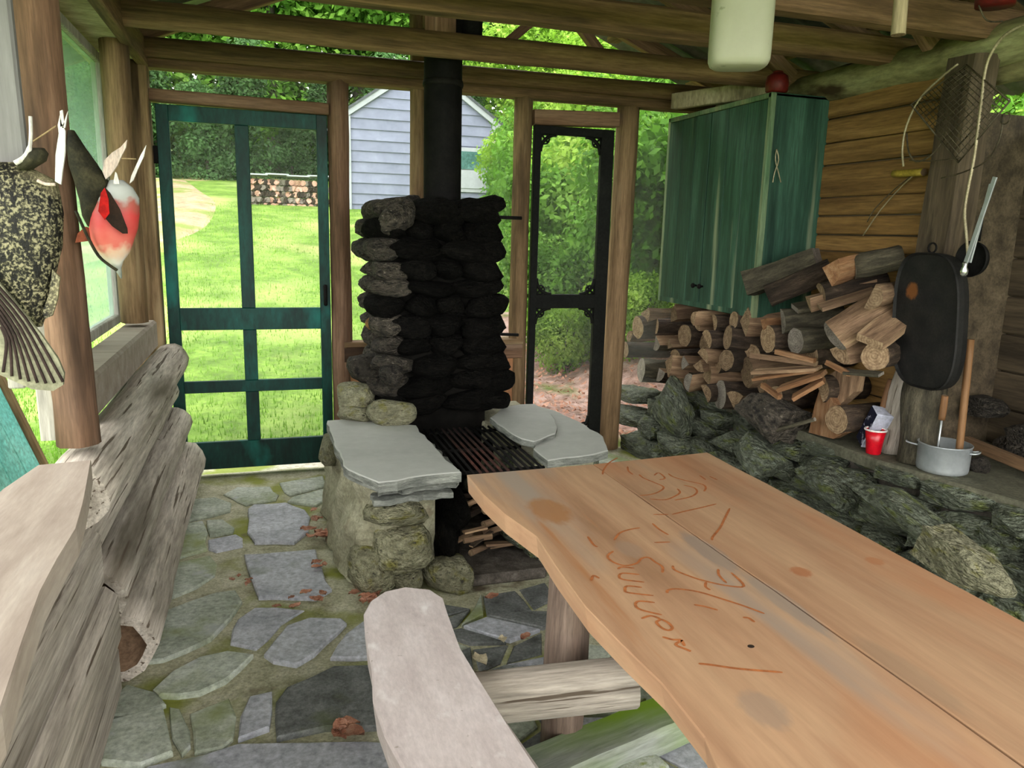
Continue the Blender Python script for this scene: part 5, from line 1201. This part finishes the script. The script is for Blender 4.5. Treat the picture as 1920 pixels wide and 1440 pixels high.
# outdoor woodpile
wpY = 17.7
wpt = thing('outdoor_woodpile', PY(540, 388, wpY), 'long stacked woodpile under tin sheets at the edge of the lawn', 'woodpile')
parts = []; a, b = PY(462, 387, wpY), PY(618, 391, wpY); rgw = random.Random(2)
nx = 22
for r_ in range(5):
    for i in range(nx):
        x = a.x+(b.x-a.x)*(i+.5*(r_ % 2))/nx; z = a.z-.03+.125*r_+.06; v, f = lathe((0, 0, 0), [(.064, 0), (.064, .4)], 7); v = [Vector((x+p.x, wpY+p.z+rgw.uniform(-.04, .04), z+p.y)) for p in v]; parts.append((v, f, rgw.randint(0, 2)))
v, f, mi = merge(parts); o = obj('stacked_logs', v, f, [M('pinkish_log_end', ['a07a68', 'c29a86', 'd3b3a2'], ns=9, bump=0), end_grey, bark_d], wpt, mi); o['kind'] = 'stuff'
for i in range(4): box('tin_sheet', (a.x+(b.x-a.x)*(i+.5)/4, wpY+.2, a.z+.67+.02*(i % 2)), ((b.x-a.x)/4+.05, .6, .03), cab_trim, wpt, bev=.004)

# ================================================================== OUTSIDE: trees, shrubs, grass
def leaf_cloud(name, blobs, n, size, mat, seed, trunk=None):
    g = np.random.default_rng(seed); V = []; 
    wts = np.array([b[3]*b[4]*b[5] for b in blobs]); wts = wts/wts.sum()
    for (bx, by, bz, rx, ry, rz), w in zip(blobs, wts):
        k = max(8, int(n*w)); d = g.normal(size=(k, 3)); d /= np.linalg.norm(d, axis=1)[:, None]; rr = g.uniform(.55, 1.03, k)[:, None]
        c = np.array([bx, by, bz])+d*rr*np.array([rx, ry, rz])
        nrm = d*.6+g.normal(size=(k, 3))*.6+np.array([0, 0, .5]); nrm /= np.linalg.norm(nrm, axis=1)[:, None]
        t = np.cross(nrm, g.normal(size=(k, 3))); t /= np.linalg.norm(t, axis=1)[:, None]; u = np.cross(nrm, t); s = size*g.uniform(.6, 1.3, k)[:, None]
        q = np.stack([c-t*s, c+u*s*.55, c+t*s, c-u*s*.55], 1).reshape(-1, 3); V.append(q)
    V = np.concatenate(V); nq = len(V)//4
    me = bpy.data.meshes.new(name); me.vertices.add(len(V)); me.vertices.foreach_set('co', V.astype(np.float32).ravel())
    me.loops.add(nq*4); me.loops.foreach_set('vertex_index', np.arange(nq*4, dtype=np.int32)); me.polygons.add(nq)
    me.polygons.foreach_set('loop_start', np.arange(0, nq*4, 4, dtype=np.int32)); me.materials.append(mat); me.update(calc_edges=True); me.validate(); return me
def tree_protos(seed, h, r, mat, n, size, low=False):
    rg = random.Random(seed); bl = []
    for i in range(9):
        a = rg.uniform(0, 6.3); q = rg.uniform(0, .62)*r; z = h*rg.uniform(.30, .95); k = (1-abs(z/h-.6))*r*.62
        bl.append((q*math.cos(a), q*math.sin(a), z, k, k, k*.75))
    bl.append((0, 0, h*.6, r*.6, r*.6, h*.36))
    if low:
        for i in range(6): a = i*1.05; bl.append((r*.45*math.cos(a), r*.45*math.sin(a), h*rg.uniform(.06, .26), r*.42, r*.42, h*.10))
    cr = leaf_cloud('crown', bl, n, size, mat, seed)
    pts = [Vector((.0, 0, -.6)), Vector((.06*rg.uniform(-1, 1), .05, h*.3)), Vector((.2*rg.uniform(-1, 1), .1, h*.8))]
    v, f = tubem(smooth_path(pts, 3), [.03*h**.9*(1-.11*i) for i in range(7)], 8); tr = data('trunk', v, f, trunk_m)
    return cr, tr
P_mid = [tree_protos(1, 11, 3.6, leaf_mid, 19000, .13, True), tree_protos(2, 12.5, 3.9, leaf_mid, 21000, .13, True)]
P_lit = [tree_protos(3, 8, 2.9, leaf_lite, 15000, .085)]
P_drk = [tree_protos(4, 12, 3.4, leaf_dark, 9000, .20, True), tree_protos(5, 9, 3.2, leaf_dark, 8000, .18, True)]
def tree(proto, x, y, s, label, grp, name='tree', lift=0):
    t = thing(name, (x, y, gz(x, y)+lift), label, 'tree', grp)
    a = rng.uniform(0, 6.3)
    for me, nm in ((proto[0], 'crown'), (proto[1], 'trunk')):
        o = bpy.data.objects.new(nm, me); link(o); o.location = t.location; o.rotation_euler = (0, 0, a); o.scale = (s, s, s); attach(o, t)
for (x, y, s, k) in [(-14, 27, 1, 0), (-10, 30, 1.1, 1), (-6.5, 27.5, 1, 0), (-3.2, 29, 1.1, 1), (0.5, 27, 1, 0), (3.5, 29, 1.05, 1), (7, 27, 1, 0), (10.5, 26, 1, 1), (14, 24, 1, 0), (-18, 24, 1, 1), (-21, 18, 1, 0), (-23, 11, 1, 1), (-22, 4, 1, 0), (-12, 34, 1.3, 1), (-2, 36, 1.4, 0), (8, 35, 1.4, 1), (17, 30, 1.3, 0), (-20, 31, 1.2, 0), (-5, 33, 1.3, 0), (3, 34, 1.3, 1), (-24, 14, .8, 0), (-20, 9, .75, 1), (-19, 15, .8, 0), (-17, 19, .85, 1), (-8, 32, 1.2, 0), (-27, 24, 1.2, 0)]:
    tree(P_mid[k], x, y, s, 'tall mid-green broadleaf tree standing behind the lawn', 'tall trees behind the lawn')
for i in range(20):
    x, y = -13+1.05*i+rng.uniform(-.3, .3), 23.6+rng.uniform(-.7, .9)
    tree(P_drk[i % 2], x, y, rng.uniform(.26, .36), 'small evergreen tree at the forest edge behind the lawn', 'evergreens at the forest edge', lift=-.3)
for (x, y, s) in [(7.6, 17, .7), (9.6, 15, .8), (8.2, 12.5, .72), (6.9, 20, .8), (11.5, 12, .9), (5.9, 9.5, .52), (7.6, 9.0, .62), (9.5, 8.0, .8), (7.0, 6.2, .6), (7.4, 3.4, .6), (7.2, 1.2, .6), (12, 17, 1), (11, 20.5, 1.1), (8.5, 5, .7)]:
    tree(P_lit[0], x, y, s, 'yellow-green young tree on the bank beyond the fretwork door', 'young trees on the bank', lift=-.8)
def shrub_proto(seed, mat, n=4200, size=.055):
    rg = random.Random(seed); bl = [(0, 0, .7, .6, .6, .62)]
    for i in range(7): a = rg.uniform(0, 6.3); q = rg.uniform(.2, .65); bl.append((q*math.cos(a), q*math.sin(a), rg.uniform(.25, 1.25), .36, .36, .3))
    cr = leaf_cloud('foliage', bl, n, size, mat, seed); parts = []
    for i in range(5): a = rg.uniform(0, 6.3); v, f = tubem([Vector((0, 0, -.3)), Vector((.2*math.cos(a), .2*math.sin(a), .5)), Vector((.4*math.cos(a), .4*math.sin(a), 1.0))], [.014, .011, .006], 5); parts.append((v, f, 0))
    v, f, mi = merge(parts); return cr, data('stems', v, f, trunk_m)
S1, S2, S3 = shrub_proto(11, leaf_mid, 11000, .032), shrub_proto(12, leaf_lite, 11000, .034), shrub_proto(13, leaf_mid, 9000, .04)
def shrub(proto, x, y, s, label, grp, lift=-.05):
    t = thing('shrub', (x, y, gz(x, y)+lift), label, 'shrub', grp); a = rng.uniform(0, 6.3)
    for me, nm in ((proto[0], 'foliage'), (proto[1], 'stems')):
        o = bpy.data.objects.new(nm, me); link(o); o.location = t.location; o.rotation_euler = (0, 0, a); o.scale = (s, s, s*1.1); attach(o, t)
for (x, y, s, p) in [(2.75, 7.1, .8, S1), (3.4, 6.8, 1.1, S1), (3.9, 6.2, 1.2, S3), (3.3, 8.2, 1.1, S3), (4.3, 7.4, 1.3, S1), (4.9, 6.4, 1.4, S3), (3.6, 9.4, 1.2, S1), (4.6, 8.8, 1.5, S3), (3.9, 11.0, 1.0, S1), (4.2, 10.8, 1.4, S1), (5.4, 10.0, 1.5, S3), (5.3, 8.0, 1.5, S1), (4.0, 5.35, .9, S1), (4.6, 5.6, 1.2, S3), (5.5, 5.2, 1.3, S1)]:
    shrub(p, x, y, s, 'leafy mid-green shrub on the bank behind the fretwork door', 'mid-green shrubs on the bank')
for (x, y, s) in [(3.0, 5.95, .55), (2.55, 6.4, .5), (3.8, 8.0, 1.3), (4.5, 9.6, 1.6), (3.7, 9.9, .7), (4.4, 12.0, 1.4), (6.2, 11.2, 1.7), (5.2, 13.2, 1.4), (5.0, 7.2, 1.3), (3.5, 5.4, .6)]:
    shrub(S2, x, y, s, 'bright yellow-green shrub on the bank behind the fretwork door', 'yellow-green shrubs on the bank')
# grass blades on the near lawn and fallen leaves on the bank: uncountable
def scatter(name, n, fx, h, w, mat, seed, flat=False):
    g = np.random.default_rng(seed); P = fx(g, n); Z = np.array([gz(a, b) for a, b in P]); a = g.uniform(0, 6.3, n); hh = h*g.uniform(.5, 1.3, n); ln = g.uniform(-.5, .5, n)*hh
    ca, sa = np.cos(a), np.sin(a); ww = w*g.uniform(.6, 1.3, n); z0 = Z+(.05 if flat else -.02)
    if flat:
        v = np.stack([np.stack([P[:, 0]-ca*hh, P[:, 1]-sa*hh, z0], 1), np.stack([P[:, 0]+sa*ww, P[:, 1]-ca*ww, z0+.01], 1), np.stack([P[:, 0]+ca*hh, P[:, 1]+sa*hh, z0+.025], 1)], 1)
    else:
        v = np.stack([np.stack([P[:, 0]-ca*ww, P[:, 1]-sa*ww, z0], 1), np.stack([P[:, 0]+ca*ww, P[:, 1]+sa*ww, z0], 1), np.stack([P[:, 0]-sa*ln, P[:, 1]+ca*ln, z0+hh], 1)], 1)
    v = v.reshape(-1, 3); me = bpy.data.meshes.new(name); me.vertices.add(len(v)); me.vertices.foreach_set('co', v.astype(np.float32).ravel())
    me.loops.add(n*3); me.loops.foreach_set('vertex_index', np.arange(n*3, dtype=np.int32)); me.polygons.add(n); me.polygons.foreach_set('loop_start', np.arange(0, n*3, 3, dtype=np.int32))
    me.materials.append(mat); me.update(calc_edges=True); me.validate(); o = bpy.data.objects.new(name, me); link(o); o['kind'] = 'stuff'; return o
def lawn_xy(g, n):
    y = 5.0+(g.random(n)**2.0)*13; x = -4.5-.35*y*.6+g.random(n)*(6.3+.42*y); keep = x < 2.0+.1*(y-5); x = np.where(keep, x, x-4); return np.stack([x, y], 1)
tag(scatter('lawn_grass', 60000, lawn_xy, .055, .006, blade_m, 1), 'short bright green lawn grass outside the screen doors', 'grass')
def left_xy(g, n): return np.stack([-9+g.random(n)*7.9, -1+g.random(n)*8], 1)
tag(scatter('lawn_grass', 20000, left_xy, .055, .007, blade_m, 2), 'short green grass outside the log wall windows', 'grass')
def bank_xy(g, n): return np.stack([1.5+g.random(n)*2.6, 4.75+g.random(n)*2.6], 1)
tag(scatter('leaf_litter', 2600, bank_xy, .035, .028, dry_leaf, 3, True), 'fallen brown leaves covering the bank outside the fretwork door', 'leaves')
